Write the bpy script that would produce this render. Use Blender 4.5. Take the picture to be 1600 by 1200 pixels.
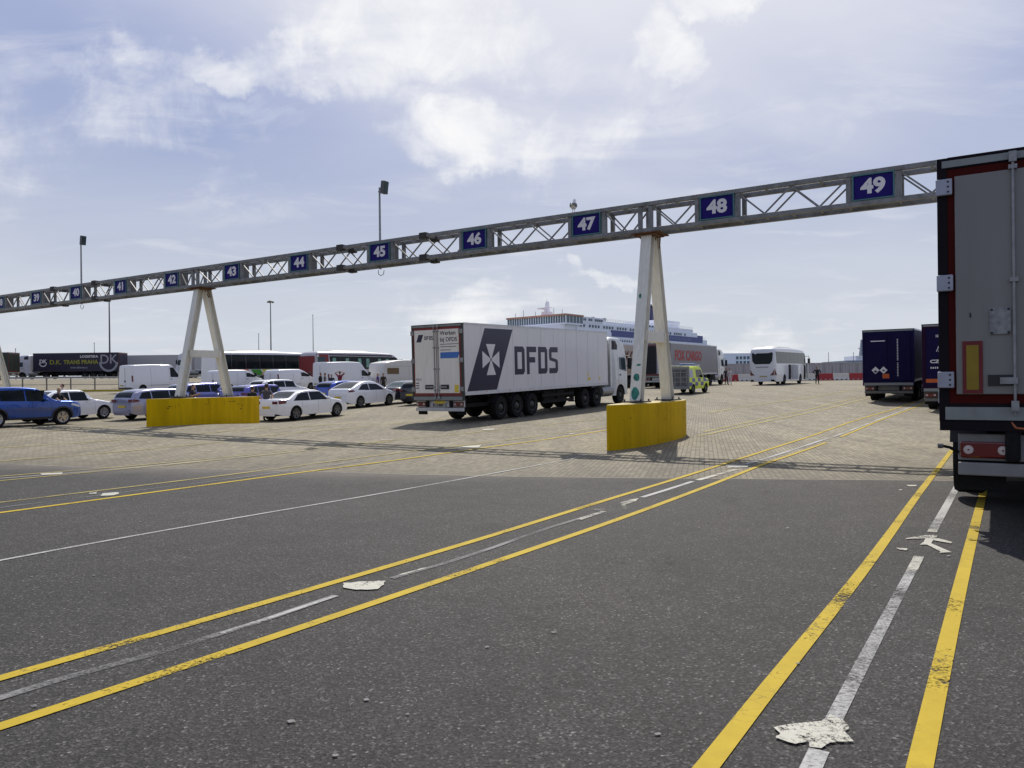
import bpy, math, random
from math import sin, cos, pi, radians as R, sqrt, atan2
from mathutils import Vector, Matrix
random.seed(4)
scn = bpy.context.scene
for o in list(bpy.data.objects): bpy.data.objects.remove(o)
col = scn.collection

# ---------------------------------------------------------------- camera
F = 1200.0; ROLL = 0.011; CAMH = 1.6
cam = bpy.data.objects.new('camera', bpy.data.cameras.new('camera'))
col.objects.link(cam)
cam.data.sensor_width = 36; cam.data.lens = 36*F/1600
cam.data.clip_end = 6000; cam.data.clip_start = 0.05
CR = Vector((cos(ROLL), 0, -sin(ROLL))); CU = Vector((sin(ROLL), 0, cos(ROLL))); CF = Vector((0, 1, 0))
m = Matrix((CR, CU, -CF)).transposed().to_4x4(); m.translation = Vector((0, 0, CAMH))
cam.matrix_world = m
scn.camera = cam
def ray(px, py): return (CF + CR*((px-800)/F) + CU*((600-py)/F))

# ---------------------------------------------------------------- light
SUN_EL, SUN_AZ = 51.0, 7.0        # azimuth clockwise from +Y
scn.view_settings.view_transform = 'Standard'
scn.view_settings.look = 'None'
scn.view_settings.exposure = 0.0
scn.view_settings.gamma = 1.0
sd = Vector((sin(R(SUN_AZ))*cos(R(SUN_EL)), cos(R(SUN_AZ))*cos(R(SUN_EL)), sin(R(SUN_EL))))
sun = bpy.data.objects.new('sun', bpy.data.lights.new('sun', 'SUN'))
sun.data.energy = 4.5; sun.data.angle = R(0.53); sun.data.color = (1, .94, .84)
sun.rotation_euler = sd.to_track_quat('Z', 'Y').to_euler(); sun.location = (0, 0, 60)
col.objects.link(sun)

def world():
    w = bpy.data.worlds.new('World'); scn.world = w; w.use_nodes = True
    nt = w.node_tree; N = nt.nodes; L = nt.links; N.clear()
    out = N.new('ShaderNodeOutputWorld'); bg = N.new('ShaderNodeBackground')
    sky = N.new('ShaderNodeTexSky'); sky.sky_type = 'NISHITA'; sky.sun_disc = False
    sky.sun_elevation = R(SUN_EL); sky.sun_rotation = R(SUN_AZ)
    sky.air_density = 1.0; sky.dust_density = 1.6; sky.ozone_density = 1.6; sky.altitude = 10
    bg.inputs['Strength'].default_value = 0.10
    tc = N.new('ShaderNodeTexCoord')
    def math_(op, a, b=None, c=None, clamp=False):
        n = N.new('ShaderNodeMath'); n.operation = op; n.use_clamp = clamp
        for i, v in enumerate((a, b, c)):
            if v is None: continue
            if isinstance(v, (int, float)): n.inputs[i].default_value = v
            else: L.new(v, n.inputs[i])
        return n.outputs[0]
    def noise(scale, det, vec, dist=0.0, rough=.55):
        n = N.new('ShaderNodeTexNoise'); n.inputs['Scale'].default_value = scale; n.inputs['Detail'].default_value = det
        n.inputs['Distortion'].default_value = dist; n.inputs['Roughness'].default_value = rough
        L.new(vec, n.inputs['Vector']); return n.outputs['Fac']
    def mapr(v, a, b, c=0, d=1):
        n = N.new('ShaderNodeMapRange'); n.interpolation_type = 'SMOOTHSTEP'
        L.new(v, n.inputs[0]); n.inputs[1].default_value = a; n.inputs[2].default_value = b
        n.inputs[3].default_value = c; n.inputs[4].default_value = d; return n.outputs[0]
    gen = tc.outputs['Generated']
    sep = N.new('ShaderNodeSeparateXYZ'); L.new(gen, sep.inputs[0])
    # planar cloud-layer coordinates: direction / elevation
    z = math_('MAXIMUM', sep.outputs[2], 0.03); zz = math_('ADD', z, .16)
    cx = math_('DIVIDE', sep.outputs[0], zz); cy = math_('DIVIDE', sep.outputs[1], zz)
    cv = N.new('ShaderNodeCombineXYZ'); L.new(cx, cv.inputs[0]); L.new(cy, cv.inputs[1])
    mp = N.new('ShaderNodeMapping'); mp.inputs['Scale'].default_value = (.75, 1.25, 1); mp.inputs['Rotation'].default_value = (0, 0, .5)
    L.new(cv.outputs[0], mp.inputs[0])
    veil = mapr(noise(.8, 6, mp.outputs[0], .5, .55), .30, .72)
    wisp = mapr(noise(2.6, 9, mp.outputs[0], .7, .62), .50, .72)
    # bright puffs, each around a direction
    det = noise(10, 15, gen, .6, .62); det2 = noise(2.6, 10, mp.outputs[0], .5, .6)
    def noisec(scale, det_, amp):
        n = N.new('ShaderNodeTexNoise'); n.inputs['Scale'].default_value = scale; n.inputs['Detail'].default_value = det_; n.inputs['Roughness'].default_value = .6; L.new(gen, n.inputs['Vector'])
        v = N.new('ShaderNodeVectorMath'); v.operation = 'MULTIPLY_ADD'; L.new(n.outputs['Color'], v.inputs[0]); v.inputs[1].default_value = (amp, amp, amp); v.inputs[2].default_value = (-amp/2,)*3; return v.outputs[0]
    w1 = N.new('ShaderNodeVectorMath'); w1.operation = 'ADD'; L.new(gen, w1.inputs[0]); L.new(noisec(6.5, 7, .17), w1.inputs[1]); warp = w1.outputs[0]
    acc = None
    for (px, py, rx, ry, amp) in ((715, 78, 105, 52, 1.0), (600, 70, 120, 60, .8), (750, 225, 120, 42, 1.0), (455, 108, 60, 30, .85), (340, 112, 85, 26, .8), (220, 148, 75, 55, .7), (1040, 80, 34, 36, 1.0),
                                  (1120, 12, 50, 16, 1.0), (690, 170, 90, 22, .55), (640, 20, 110, 30, .8), (980, 170, 120, 60, .55), (35, 200, 60, 90, .5), (760, 465, 110, 26, .7), (940, 443, 50, 10, .8), (1175, 535, 60, 30, .75),
                                  (370, 275, 90, 20, .45), (820, 130, 90, 40, .5), (860, 250, 90, 60, .55), (410, 185, 60, 16, .45)):
        d = ray(px, py).normalized(); rt = d.cross(Vector((0, 0, 1))).normalized(); up = rt.cross(d)
        def dot(v, s):
            n = N.new('ShaderNodeVectorMath'); n.operation = 'DOT_PRODUCT'; L.new(warp, n.inputs[0]); n.inputs[1].default_value = v*s; return n.outputs['Value']
        a = dot(rt, F/rx*1.0); b = dot(up, F/ry*1.0); fw = dot(d, 1)
        rr = math_('ADD', math_('MULTIPLY', a, a), math_('MULTIPLY', b, b))
        mk = math_('MULTIPLY', mapr(rr, 0, 3.0, amp, 0), math_('GREATER_THAN', fw, 0))
        acc = mk if acc is None else math_('MAXIMUM', acc, mk)
    fb = math_('ADD', math_('MULTIPLY', det, 1.0), math_('MULTIPLY', det2, .8))
    puff = mapr(math_('ADD', math_('MULTIPLY', acc, .62), math_('MULTIPLY', fb, 1.05)), 1.08, 1.84)
    puff = math_('MULTIPLY', puff, mapr(acc, .02, .55))
    # glow of the thin cloud around the sun
    n = N.new('ShaderNodeVectorMath'); n.operation = 'DOT_PRODUCT'; L.new(gen, n.inputs[0]); n.inputs[1].default_value = sd
    near = mapr(n.outputs['Value'], .74, .93)
    low = mapr(sep.outputs[2], .0, .40, 1, 0)
    def mix(fac, a, b):
        n = N.new('ShaderNodeMix'); n.data_type = 'RGBA'
        if isinstance(fac, float): n.inputs[0].default_value = fac
        else: L.new(fac, n.inputs[0])
        for i, v in ((6, a), (7, b)):
            if isinstance(v, tuple): n.inputs[i].default_value = (*v, 1)
            else: L.new(v, n.inputs[i])
        return n.outputs[2]
    fr = mapr(sep.outputs[1], -.45, .45, .66, .93)
    base = mix(fr, sky.outputs[0], (2.75, 3.5, 6.1))
    base = mix(math_('MULTIPLY', low, math_('MULTIPLY', fr, .98)), base, (6.7, 7.1, 7.5))
    base = mix(math_('MULTIPLY', near, .80), base, (8.2, 8.25, 8.8))
    v = math_('MULTIPLY', veil, math_('MULTIPLY_ADD', near, .75, .20))
    c1 = mix(v, base, (8.4, 8.45, 8.9))
    c2 = mix(math_('MULTIPLY', wisp, .30), c1, (8.7, 8.7, 9.0))
    c3 = mix(math_('MULTIPLY', puff, 1.0), c2, (9.7, 9.7, 9.7))
    L.new(c3, bg.inputs[0]); L.new(bg.outputs[0], out.inputs[0])
world()

# ---------------------------------------------------------------- terrain height
GP = [(-40, 0), (3, 0), (8, -.05), (15, -.11), (22, -.10), (31, .05), (37, .18), (44, .42), (57, .80), (71, 1.15), (90, 1.42), (109, 1.6), (140, 1.75), (300, 1.75), (9000, 1.75)]
def hermite(pts, x):
    if x <= pts[0][0]: return pts[0][1]
    for i in range(len(pts)-1):
        if x <= pts[i+1][0]:
            x0, y0 = pts[i]; x1, y1 = pts[i+1]
            def sl(k):
                if k <= 0 or k >= len(pts)-1: return 0
                a = (pts[k][1]-pts[k-1][1])/(pts[k][0]-pts[k-1][0]); b = (pts[k+1][1]-pts[k][1])/(pts[k+1][0]-pts[k][0])
                return 0 if a*b <= 0 else 2*a*b/(a+b)
            t = (x-x0)/(x1-x0); h = x1-x0; a, b = sl(i)*h, sl(i+1)*h
            return (2*t**3-3*t*t+1)*y0+(t**3-2*t*t+t)*a+(-2*t**3+3*t*t)*y1+(t**3-t*t)*b
    return pts[-1][1]
def ss(t): t = max(0, min(1, t)); return t*t*(3-2*t)
def g(x, y):
    dip = .27*ss((-x-2)/6)*(1-.5*ss((-x-12)/6))*ss((y-31)/6)*(1-ss((y-54)/12)) if 31 < y < 66 else 0
    return hermite(GP, y) - dip + ss((-x-4)/45)*1.5*ss((y-60)/62)
def at(px, py):
    r = ray(px, py); t = .5; p = None
    prev = 0
    while t < 160:
        q = Vector((0, 0, CAMH))+r*t
        if q.z < g(q.x, q.y):
            lo, hi = prev, t
            for _ in range(30):
                mid = (lo+hi)/2; q = Vector((0, 0, CAMH))+r*mid
                if q.z < g(q.x, q.y): hi = mid
                else: lo = mid
            return Vector((q.x, q.y, g(q.x, q.y)))
        prev = t; t += .4
    q = Vector((0, 0, CAMH))+r*150
    return Vector((q.x, q.y, g(q.x, q.y)))
def atz(px, Z):
    x = (px-800)/F*Z; return Vector((x, Z, g(x, Z)))

# ---------------------------------------------------------------- materials
MATS = {}
def nodes(name):
    m = bpy.data.materials.new(name); m.use_nodes = True
    nt = m.node_tree; b = nt.nodes['Principled BSDF']
    return m, nt, nt.nodes, nt.links, b
def mat(name, c, rough=.5, metal=0, coat=0, var=.08, vs=6.0, dirt=0.0, bump=0.0, emis=None, alpha=None, spec=.5, streak=False):
    if name in MATS: return MATS[name]
    m, nt, N, L, b = nodes(name)
    b.inputs['Roughness'].default_value = rough; b.inputs['Metallic'].default_value = metal
    b.inputs['Coat Weight'].default_value = coat; b.inputs['Coat Roughness'].default_value = .04
    b.inputs['Specular IOR Level'].default_value = spec
    tc = N.new('ShaderNodeTexCoord'); no = N.new('ShaderNodeTexNoise')
    no.inputs['Scale'].default_value = vs; no.inputs['Detail'].default_value = 6
    src = tc.outputs['Object']
    if streak:
        mp = N.new('ShaderNodeMapping'); mp.inputs['Scale'].default_value = (4, 4, .35); L.new(src, mp.inputs[0]); src = mp.outputs[0]
    L.new(src, no.inputs['Vector'])
    rmp = N.new('ShaderNodeValToRGB'); e = rmp.color_ramp.elements
    e[0].position = .3; e[1].position = .7
    e[0].color = (*[x*(1-var) for x in c], 1); e[1].color = (*[min(1, x*(1+var)) for x in c], 1)
    L.new(no.outputs['Fac'], rmp.inputs[0]); outc = rmp.outputs[0]
    if dirt > 0:
        n2 = N.new('ShaderNodeTexNoise'); n2.inputs['Scale'].default_value = 2.3; n2.inputs['Detail'].default_value = 10; n2.inputs['Roughness'].default_value = .7
        mp2 = N.new('ShaderNodeMapping'); mp2.inputs['Scale'].default_value = (1.5, 1.5, .5); L.new(tc.outputs['Object'], mp2.inputs[0]); L.new(mp2.outputs[0], n2.inputs['Vector'])
        r2 = N.new('ShaderNodeMapRange'); r2.inputs[1].default_value = .5; r2.inputs[2].default_value = .75; r2.inputs[4].default_value = dirt
        L.new(n2.outputs['Fac'], r2.inputs[0]); mx = N.new('ShaderNodeMix'); mx.data_type = 'RGBA'
        L.new(r2.outputs[0], mx.inputs[0]); L.new(outc, mx.inputs[6]); mx.inputs[7].default_value = (.09, .075, .06, 1); outc = mx.outputs[2]
    L.new(outc, b.inputs['Base Color'])
    if bump > 0:
        bp = N.new('ShaderNodeBump'); bp.inputs['Strength'].default_value = bump; bp.inputs['Distance'].default_value = .01
        n3 = N.new('ShaderNodeTexNoise'); n3.inputs['Scale'].default_value = 40; n3.inputs['Detail'].default_value = 4
        L.new(tc.outputs['Object'], n3.inputs['Vector']); L.new(n3.outputs['Fac'], bp.inputs['Height']); L.new(bp.outputs[0], b.inputs['Normal'])
    MATS[name] = m; return m
def glass(name, c=(.012, .016, .018)):
    return mat(name, c, rough=.07, spec=.16, coat=.0, var=.3, vs=1.2)
WHITE = mat('white_paint', (.78, .78, .80), .28, coat=.6, var=.015, dirt=.02)
VANW = mat('van_white', (.76, .76, .79), .3, coat=.5, var=.02, dirt=.05)
BLACKP = mat('black_plastic', (.018, .018, .02), .55, var=.25)
RUBBER = mat('rubber', (.011, .011, .011), .85, var=.3, vs=20, spec=.2)
CHASSIS = mat('chassis_black', (.012, .011, .011), .7, var=.3, dirt=.08, spec=.15)
ALLOY = mat('alloy_rim', (.46, .46, .48), .3, metal=.8, var=.1)
STEELRIM = mat('steel_rim', (.05, .05, .05), .5, metal=.3, var=.2, dirt=.4)
GLASS = glass('dark_glass'); GLASS2 = glass('blue_glass', (.05, .075, .085))
GALV = mat('galvanised', (.30, .30, .30), .5, metal=.5, var=.2, vs=9, dirt=.2)
RED = mat('lens_red', (.13, .005, .005), .2, coat=.5)
ORANGE = mat('lens_orange', (.8, .22, .02), .25)
PLATEY = mat('plate_yellow', (.75, .55, .04), .4)
CLEAR = mat('lens_clear', (.6, .62, .65), .1, coat=.6)

# ---------------------------------------------------------------- mesh builder
class MB:
    def __init__(s): s.v = []; s.f = []; s.mi = []; s.cur = 0
    def add(s, vs, fs):
        n = len(s.v); s.v += [tuple(p) for p in vs]
        for f in fs: s.f.append([i+n for i in f]); s.mi.append(s.cur)
        return s
    def box(s, x0, x1, y0, y1, z0, z1, M=None):
        p = [(x, y, z) for z in (z0, z1) for y in (y0, y1) for x in (x0, x1)]
        if M: p = [M @ Vector(q) for q in p]
        return s.add(p, [(0, 2, 3, 1), (4, 5, 7, 6), (0, 1, 5, 4), (2, 6, 7, 3), (0, 4, 6, 2), (1, 3, 7, 5)])
    def bar(s, a, b, w, h=None, up=(0, 0, 1)):
        a = Vector(a); b = Vector(b); h = h or w; d = (b-a); ln = d.length; d.normalize()
        up = Vector(up)
        if abs(d.dot(up)) > .98: up = Vector((1, 0, 0))
        sx = d.cross(up).normalized(); uz = sx.cross(d)
        p = []
        for q in (a, b):
            for (i, j) in ((-1, -1), (1, -1), (1, 1), (-1, 1)): p.append(q+sx*(i*w/2)+uz*(j*h/2))
        return s.add(p, [(0, 1, 2, 3), (7, 6, 5, 4), (0, 4, 5, 1), (1, 5, 6, 2), (2, 6, 7, 3), (3, 7, 4, 0)])
    def tube(s, a, b, r, n=8, r1=None, cap=True):
        a = Vector(a); b = Vector(b); d = (b-a).normalized(); up = Vector((0, 0, 1)) if abs(d.z) < .95 else Vector((1, 0, 0))
        sx = d.cross(up).normalized(); uy = sx.cross(d); r1 = r if r1 is None else r1
        p = []
        for q, rr in ((a, r), (b, r1)):
            for i in range(n): t = 2*pi*i/n; p.append(q+sx*cos(t)*rr+uy*sin(t)*rr)
        fs = [(i, (i+1) % n, n+(i+1) % n, n+i) for i in range(n)]
        if cap: fs += [tuple(range(n-1, -1, -1)), tuple(range(n, 2*n))]
        return s.add(p, fs)
    def path(s, pts, r, n=6):
        for a, b in zip(pts, pts[1:]): s.tube(a, b, r, n)
        return s
    def lathe(s, prof, c=(0, 0, 0), n=28, axis='y'):
        p = []; m_ = len(prof)
        for i in range(n):
            t = 2*pi*i/n
            for (r, h) in prof:
                if axis == 'y': p.append((c[0]+r*cos(t), c[1]+h, c[2]+r*sin(t)))
                else: p.append((c[0]+r*cos(t), c[1]+r*sin(t), c[2]+h))
        fs = []
        for i in range(n):
            j = (i+1) % n
            for k in range(m_-1): fs.append((i*m_+k, j*m_+k, j*m_+k+1, i*m_+k+1))
        return s.add(p, fs)
    def prism(s, pts, M, d0=0, d1=.003):
        """pts (u,v) extruded along the frame's w axis"""
        n = len(pts)
        p = [M @ Vector((u, v, d0)) for u, v in pts]+[M @ Vector((u, v, d1)) for u, v in pts]
        return s.add(p, [tuple(range(n-1, -1, -1)), tuple(range(n, 2*n))]+[(i, (i+1) % n, n+(i+1) % n, n+i) for i in range(n)])
    def ell(s, c, r, nu=14, nv=9):
        p = []; 
        for j in range(nv+1):
            ph = pi*j/nv
            for i in range(nu):
                t = 2*pi*i/nu; p.append((c[0]+r[0]*sin(ph)*cos(t), c[1]+r[1]*sin(ph)*sin(t), c[2]+r[2]*cos(ph)))
        fs = [(j*nu+i, (j+1)*nu+i, (j+1)*nu+(i+1) % nu, j*nu+(i+1) % nu) for j in range(nv) for i in range(nu)]
        return s.add(p, fs)
    def loft(s, rings, closed=True, capa=True, capb=True, mi=None):
        n = len(rings[0]); base = len(s.v)
        for r in rings: s.v += [tuple(q) for q in r]
        for k in range(len(rings)-1):
            for i in range(n if closed else n-1):
                j = (i+1) % n
                s.f.append([base+k*n+i, base+(k+1)*n+i, base+(k+1)*n+j, base+k*n+j]); s.mi.append(mi[i] if mi else s.cur)
        if capa: s.f.append([base+i for i in range(n)]); s.mi.append(s.cur)
        if capb: s.f.append([base+(len(rings)-1)*n+i for i in range(n-1, -1, -1)]); s.mi.append(s.cur)
        return s
    def mesh(s, name, mats, smooth=False, ang=35):
        me = bpy.data.meshes.new(name); me.from_pydata(s.v, [], s.f)
        for mm in (mats if isinstance(mats, (list, tuple)) else [mats]): me.materials.append(mm)
        me.polygons.foreach_set('material_index', s.mi)
        me.validate(clean_customdata=False)
        import bmesh
        b = bmesh.new(); b.from_mesh(me); bmesh.ops.remove_doubles(b, verts=b.verts, dist=1e-5)
        bmesh.ops.recalc_face_normals(b, faces=b.faces); b.to_mesh(me); b.free()
        if smooth:
            me.polygons.foreach_set('use_smooth', [True]*len(me.polygons)); me.set_sharp_from_angle(angle=R(ang))
        me.update(); return me
    def build(s, name, mats, parent=None, smooth=False, ang=35, bevel=0, loc=None):
        o = bpy.data.objects.new(name, s.mesh(name, mats, smooth, ang)); col.objects.link(o)
        if parent: o.parent = parent
        if loc is not None: o.location = loc
        if bevel:
            bv = o.modifiers.new('bevel', 'BEVEL'); bv.width = bevel; bv.segments = 2; bv.limit_method = 'ANGLE'
        return o
def tag(o, label=None, cat=None, group=None, kind=None):
    if label: o['label'] = label
    if cat: o['category'] = cat
    if group: o['group'] = group
    if kind: o['kind'] = kind
    return o
def empty(name, label, cat, group=None):
    o = bpy.data.objects.new(name, None); col.objects.link(o); o.empty_display_size = .3
    return tag(o, label, cat, group)
def link(name, me, parent, loc=(0, 0, 0), rot=(0, 0, 0)):
    o = bpy.data.objects.new(name, me); col.objects.link(o); o.parent = parent; o.location = loc; o.rotation_euler = rot; return o
def place(o, px, Z, a, ref=(0, 0), half=2.0, dz=0):
    """put local ground point ref at pixel column px / distance Z, heading a degrees clockwise from +Y, tilted with the ground"""
    p = atz(px, Z); th = R(90-a); f = Vector((sin(R(a)), cos(R(a)), 0)); l = Vector((-f.y, f.x, 0))
    c = p - f*ref[0] - l*ref[1]
    q0 = c-f*half; q1 = c+f*half
    z0, z1 = g(q0.x, q0.y), g(q1.x, q1.y)
    o.location = (c.x, c.y, (z0+z1)/2+dz); o.rotation_euler = (0, -atan2(z1-z0, 2*half), th)
    return o
FR = {'R': ((1, 0, 0), (0, 0, 1), (0, -1, 0)), 'L': ((-1, 0, 0), (0, 0, 1), (0, 1, 0)), 'B': ((0, -1, 0), (0, 0, 1), (-1, 0, 0)), 'F': ((0, 1, 0), (0, 0, 1), (1, 0, 0)), 'T': ((1, 0, 0), (0, 1, 0), (0, 0, 1))}
def frame(side, o):
    a = Matrix([Vector(c) for c in FR[side]]).transposed().to_4x4(); a.translation = Vector(o); return a
TC = {}
def text(s, size, mt, parent, M, bold=.0, xs=1.0, shear=0, name='lettering', align='CENTER', depth=.004, label=None):
    c = bpy.data.curves.new('t', 'FONT'); c.body = s; c.size = size; c.offset = bold; c.align_x = align; c.align_y = 'CENTER'; c.extrude = depth/2; c.shear = shear
    c.resolution_u = 3
    o = bpy.data.objects.new('t', c); col.objects.link(o); bpy.context.view_layer.update()
    me = bpy.data.meshes.new_from_object(o.evaluated_get(bpy.context.evaluated_depsgraph_get()))
    bpy.data.objects.remove(o); bpy.data.curves.remove(c)
    me.transform(M @ Matrix.Diagonal((xs, 1, 1, 1))); me.name = name
    me.materials.clear(); me.materials.append(mt)
    q = bpy.data.objects.new(name, me); col.objects.link(q); q.parent = parent
    if label: q['label'] = label
    return q

# ---------------------------------------------------------------- ground
def rng(a, b, s):
    n = max(1, round((b-a)/s)); return [a+(b-a)*i/n for i in range(n)]
def grid(name, xs, ys, mt, dz=0, yfun=None):
    vs = []; fs = []
    for y in ys:
        for x in xs:
            yy = yfun(x, y) if yfun else y
            vs.append((x, yy, g(x, yy)+dz))
    n = len(xs)
    for j in range(len(ys)-1):
        for i in range(n-1): fs.append((j*n+i, j*n+i+1, (j+1)*n+i+1, (j+1)*n+i))
    me = bpy.data.meshes.new(name); me.from_pydata(vs, [], fs); me.materials.append(mt)
    me.polygons.foreach_set('use_smooth', [True]*len(me.polygons))
    o = bpy.data.objects.new(name, me); col.objects.link(o); return tag(o, kind='structure')
LANE = 32.2
def nz(N, L, kind, scale, src, det=4, rough=.5, dist=0):
    n = N.new('ShaderNodeTexNoise' if kind == 'n' else 'ShaderNodeTexVoronoi'); n.inputs['Scale'].default_value = scale
    if kind == 'n': n.inputs['Detail'].default_value = det; n.inputs['Roughness'].default_value = rough; n.inputs['Distortion'].default_value = dist
    L.new(src, n.inputs['Vector']); return n
def ramp(N, L, src, stops):
    r = N.new('ShaderNodeValToRGB'); e = r.color_ramp.elements
    while len(e) < len(stops): e.new(.5)
    for k, (p, c) in enumerate(stops): e[k].position = p; e[k].color = (*(c if isinstance(c, tuple) else (c, c, c)), 1)
    L.new(src, r.inputs[0]); return r.outputs[0]
def mixc(N, L, fac, a, b, op='MIX'):
    n = N.new('ShaderNodeMix'); n.data_type = 'RGBA'; n.blend_type = op
    for i, v in ((0, fac), (6, a), (7, b)):
        if isinstance(v, tuple): n.inputs[i].default_value = (*v, 1)
        elif isinstance(v, (int, float)): n.inputs[i].default_value = v
        else: L.new(v, n.inputs[i])
    return n.outputs[2]
def asphalt():
    m, nt, N, L, b = nodes('asphalt'); tc = N.new('ShaderNodeTexCoord').outputs['Object']
    big = nz(N, L, 'n', .25, tc, 6, .6).outputs['Fac']; mid = nz(N, L, 'n', 2.2, tc, 8, .65).outputs['Fac']
    vo = nz(N, L, 'v', 80, tc); fine = nz(N, L, 'n', 38, tc, 6, .8).outputs['Fac']
    grain = ramp(N, L, vo.outputs['Color'], [(0, .25), (.35, .6), (.7, 1.1), (.86, 2.3), (1, 6.5)])
    c = ramp(N, L, big, [(.3, (.024, .0232, .0228)), (.5, (.031, .0297, .0288)), (.72, (.041, .0388, .037))])
    c = mixc(N, L, 1, c, ramp(N, L, mid, [(.3, .8), (.7, 1.2)]), 'MULTIPLY')
    c = mixc(N, L, .9, c, grain, 'MULTIPLY')
    c = mixc(N, L, .8, c, ramp(N, L, fine, [(.36, .4), (.64, 1.75)]), 'MULTIPLY')
    at_ = N.new('ShaderNodeAttribute'); at_.attribute_name = 'dust'
    dm = N.new('ShaderNodeMath'); dm.operation = 'MULTIPLY_ADD'; L.new(mid, dm.inputs[0]); dm.inputs[1].default_value = .9; dm.inputs[2].default_value = -.45
    ad = N.new('ShaderNodeMath'); ad.operation = 'ADD'; ad.use_clamp = True; L.new(at_.outputs['Fac'], ad.inputs[0]); L.new(dm.outputs[0], ad.inputs[1])
    mu = N.new('ShaderNodeMath'); mu.operation = 'MULTIPLY'; L.new(ad.outputs[0], mu.inputs[0]); L.new(at_.outputs['Fac'], mu.inputs[1])
    c = mixc(N, L, mu.outputs[0], c, (.15, .135, .115))
    L.new(c, b.inputs['Base Color']); b.inputs['Roughness'].default_value = .8; b.inputs['Specular IOR Level'].default_value = .3
    bp = N.new('ShaderNodeBump'); bp.inputs['Strength'].default_value = .65; bp.inputs['Distance'].default_value = .006
    L.new(vo.outputs['Distance'], bp.inputs['Height']); L.new(bp.outputs[0], b.inputs['Normal'])
    return m
def paving():
    m, nt, N, L, b = nodes('block_paving'); tc = N.new('ShaderNodeTexCoord').outputs['Object']
    mp = N.new('ShaderNodeMapping'); mp.inputs['Rotation'].default_value = (0, 0, -R(90-14)); L.new(tc, mp.inputs[0])
    br = N.new('ShaderNodeTexBrick'); br.inputs['Scale'].default_value = 1; br.inputs['Brick Width'].default_value = .21; br.inputs['Row Height'].default_value = .105
    br.inputs['Mortar Size'].default_value = .011; br.inputs['Mortar Smooth'].default_value = .3; br.inputs['Bias'].default_value = 0
    br.inputs['Color1'].default_value = (.262, .234, .168, 1); br.inputs['Color2'].default_value = (.155, .139, .099, 1); br.inputs['Mortar'].default_value = (.115, .10, .074, 1)
    L.new(mp.outputs[0], br.inputs['Vector'])
    big = nz(N, L, 'n', .12, tc, 7, .62).outputs['Fac']; mid = nz(N, L, 'n', .9, tc, 8, .7, .6).outputs['Fac']
    # tyre-worn bands along the lanes
    mp2 = N.new('ShaderNodeMapping'); mp2.inputs['Rotation'].default_value = (0, 0, R(LANE)); mp2.inputs['Scale'].default_value = (1, .06, 1); L.new(tc, mp2.inputs[0])
    band = nz(N, L, 'n', 1.1, mp2.outputs[0], 5, .6).outputs['Fac']
    c = mixc(N, L, 1, br.outputs['Color'], ramp(N, L, big, [(.25, (.78, .77, .76)), (.7, (1.18, 1.17, 1.14))]), 'MULTIPLY')
    c = mixc(N, L, 1, c, ramp(N, L, mid, [(.3, .82), (.7, 1.15)]), 'MULTIPLY')
    c = mixc(N, L, 1, c, ramp(N, L, band, [(.33, .82), (.66, 1.14)]), 'MULTIPLY')
    sp = ramp(N, L, nz(N, L, 'n', 1.7, tc, 3, .5, 1).outputs['Fac'], [(.16, .35), (.24, 1.0)])
    c = mixc(N, L, .7, c, sp, 'MULTIPLY')
    ea = N.new('ShaderNodeAttribute'); ea.attribute_name = 'edge'
    em_ = N.new('ShaderNodeMath'); em_.operation = 'MULTIPLY'; L.new(ea.outputs['Fac'], em_.inputs[0]); L.new(ramp(N, L, mid, [(.3, .55), (.65, 1.0)]), em_.inputs[1])
    c = mixc(N, L, em_.outputs[0], c, (.075, .068, .056))
    L.new(c, b.inputs['Base Color']); b.inputs['Roughness'].default_value = .82; b.inputs['Specular IOR Level'].default_value = .35
    bp = N.new('ShaderNodeBump'); bp.inputs['Strength'].default_value = .5; bp.inputs['Distance'].default_value = .012; bp.invert = True
    L.new(br.outputs['Fac'], bp.inputs['Height']); L.new(bp.outputs[0], b.inputs['Normal'])
    return m
xs = [-900, -400, -200]+rng(-120, -60, 5)+rng(-60, 60, 1)+rng(60, 160, 5)+[160, 300, 900]
ys = [-300, -120, -60]+rng(-40, 0, 4)+rng(0, 70, 1)+rng(70, 180, 3)+[180, 220, 262]
gr_ = grid('ground', xs, ys, paving())
wm, _, N_, L_, B_ = nodes('sea_water'); B_.inputs['Base Color'].default_value = (.05, .08, .09, 1); B_.inputs['Roughness'].default_value = .15
bp_ = N_.new('ShaderNodeBump'); n_ = N_.new('ShaderNodeTexNoise'); n_.inputs['Scale'].default_value = .4; n_.inputs['Detail'].default_value = 8; tc_ = N_.new('ShaderNodeTexCoord'); L_.new(tc_.outputs['Object'], n_.inputs['Vector']); L_.new(n_.outputs['Fac'], bp_.inputs['Height']); bp_.inputs['Strength'].default_value = .5; L_.new(bp_.outputs[0], B_.inputs['Normal'])
wb = MB(); wb.add([(-5000, 262.5, -4), (5000, 262.5, -4), (5000, 5500, -4), (-5000, 5500, -4)], [(0, 1, 2, 3)]); tag(wb.build('water', wm), kind='structure')
qb = MB(); qb.box(-900, 900, 262, 262.4, -6, 1.75); tag(qb.build('quay_wall', mat('quay_concrete', (.25, .24, .22), .8)), kind='structure')
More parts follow.
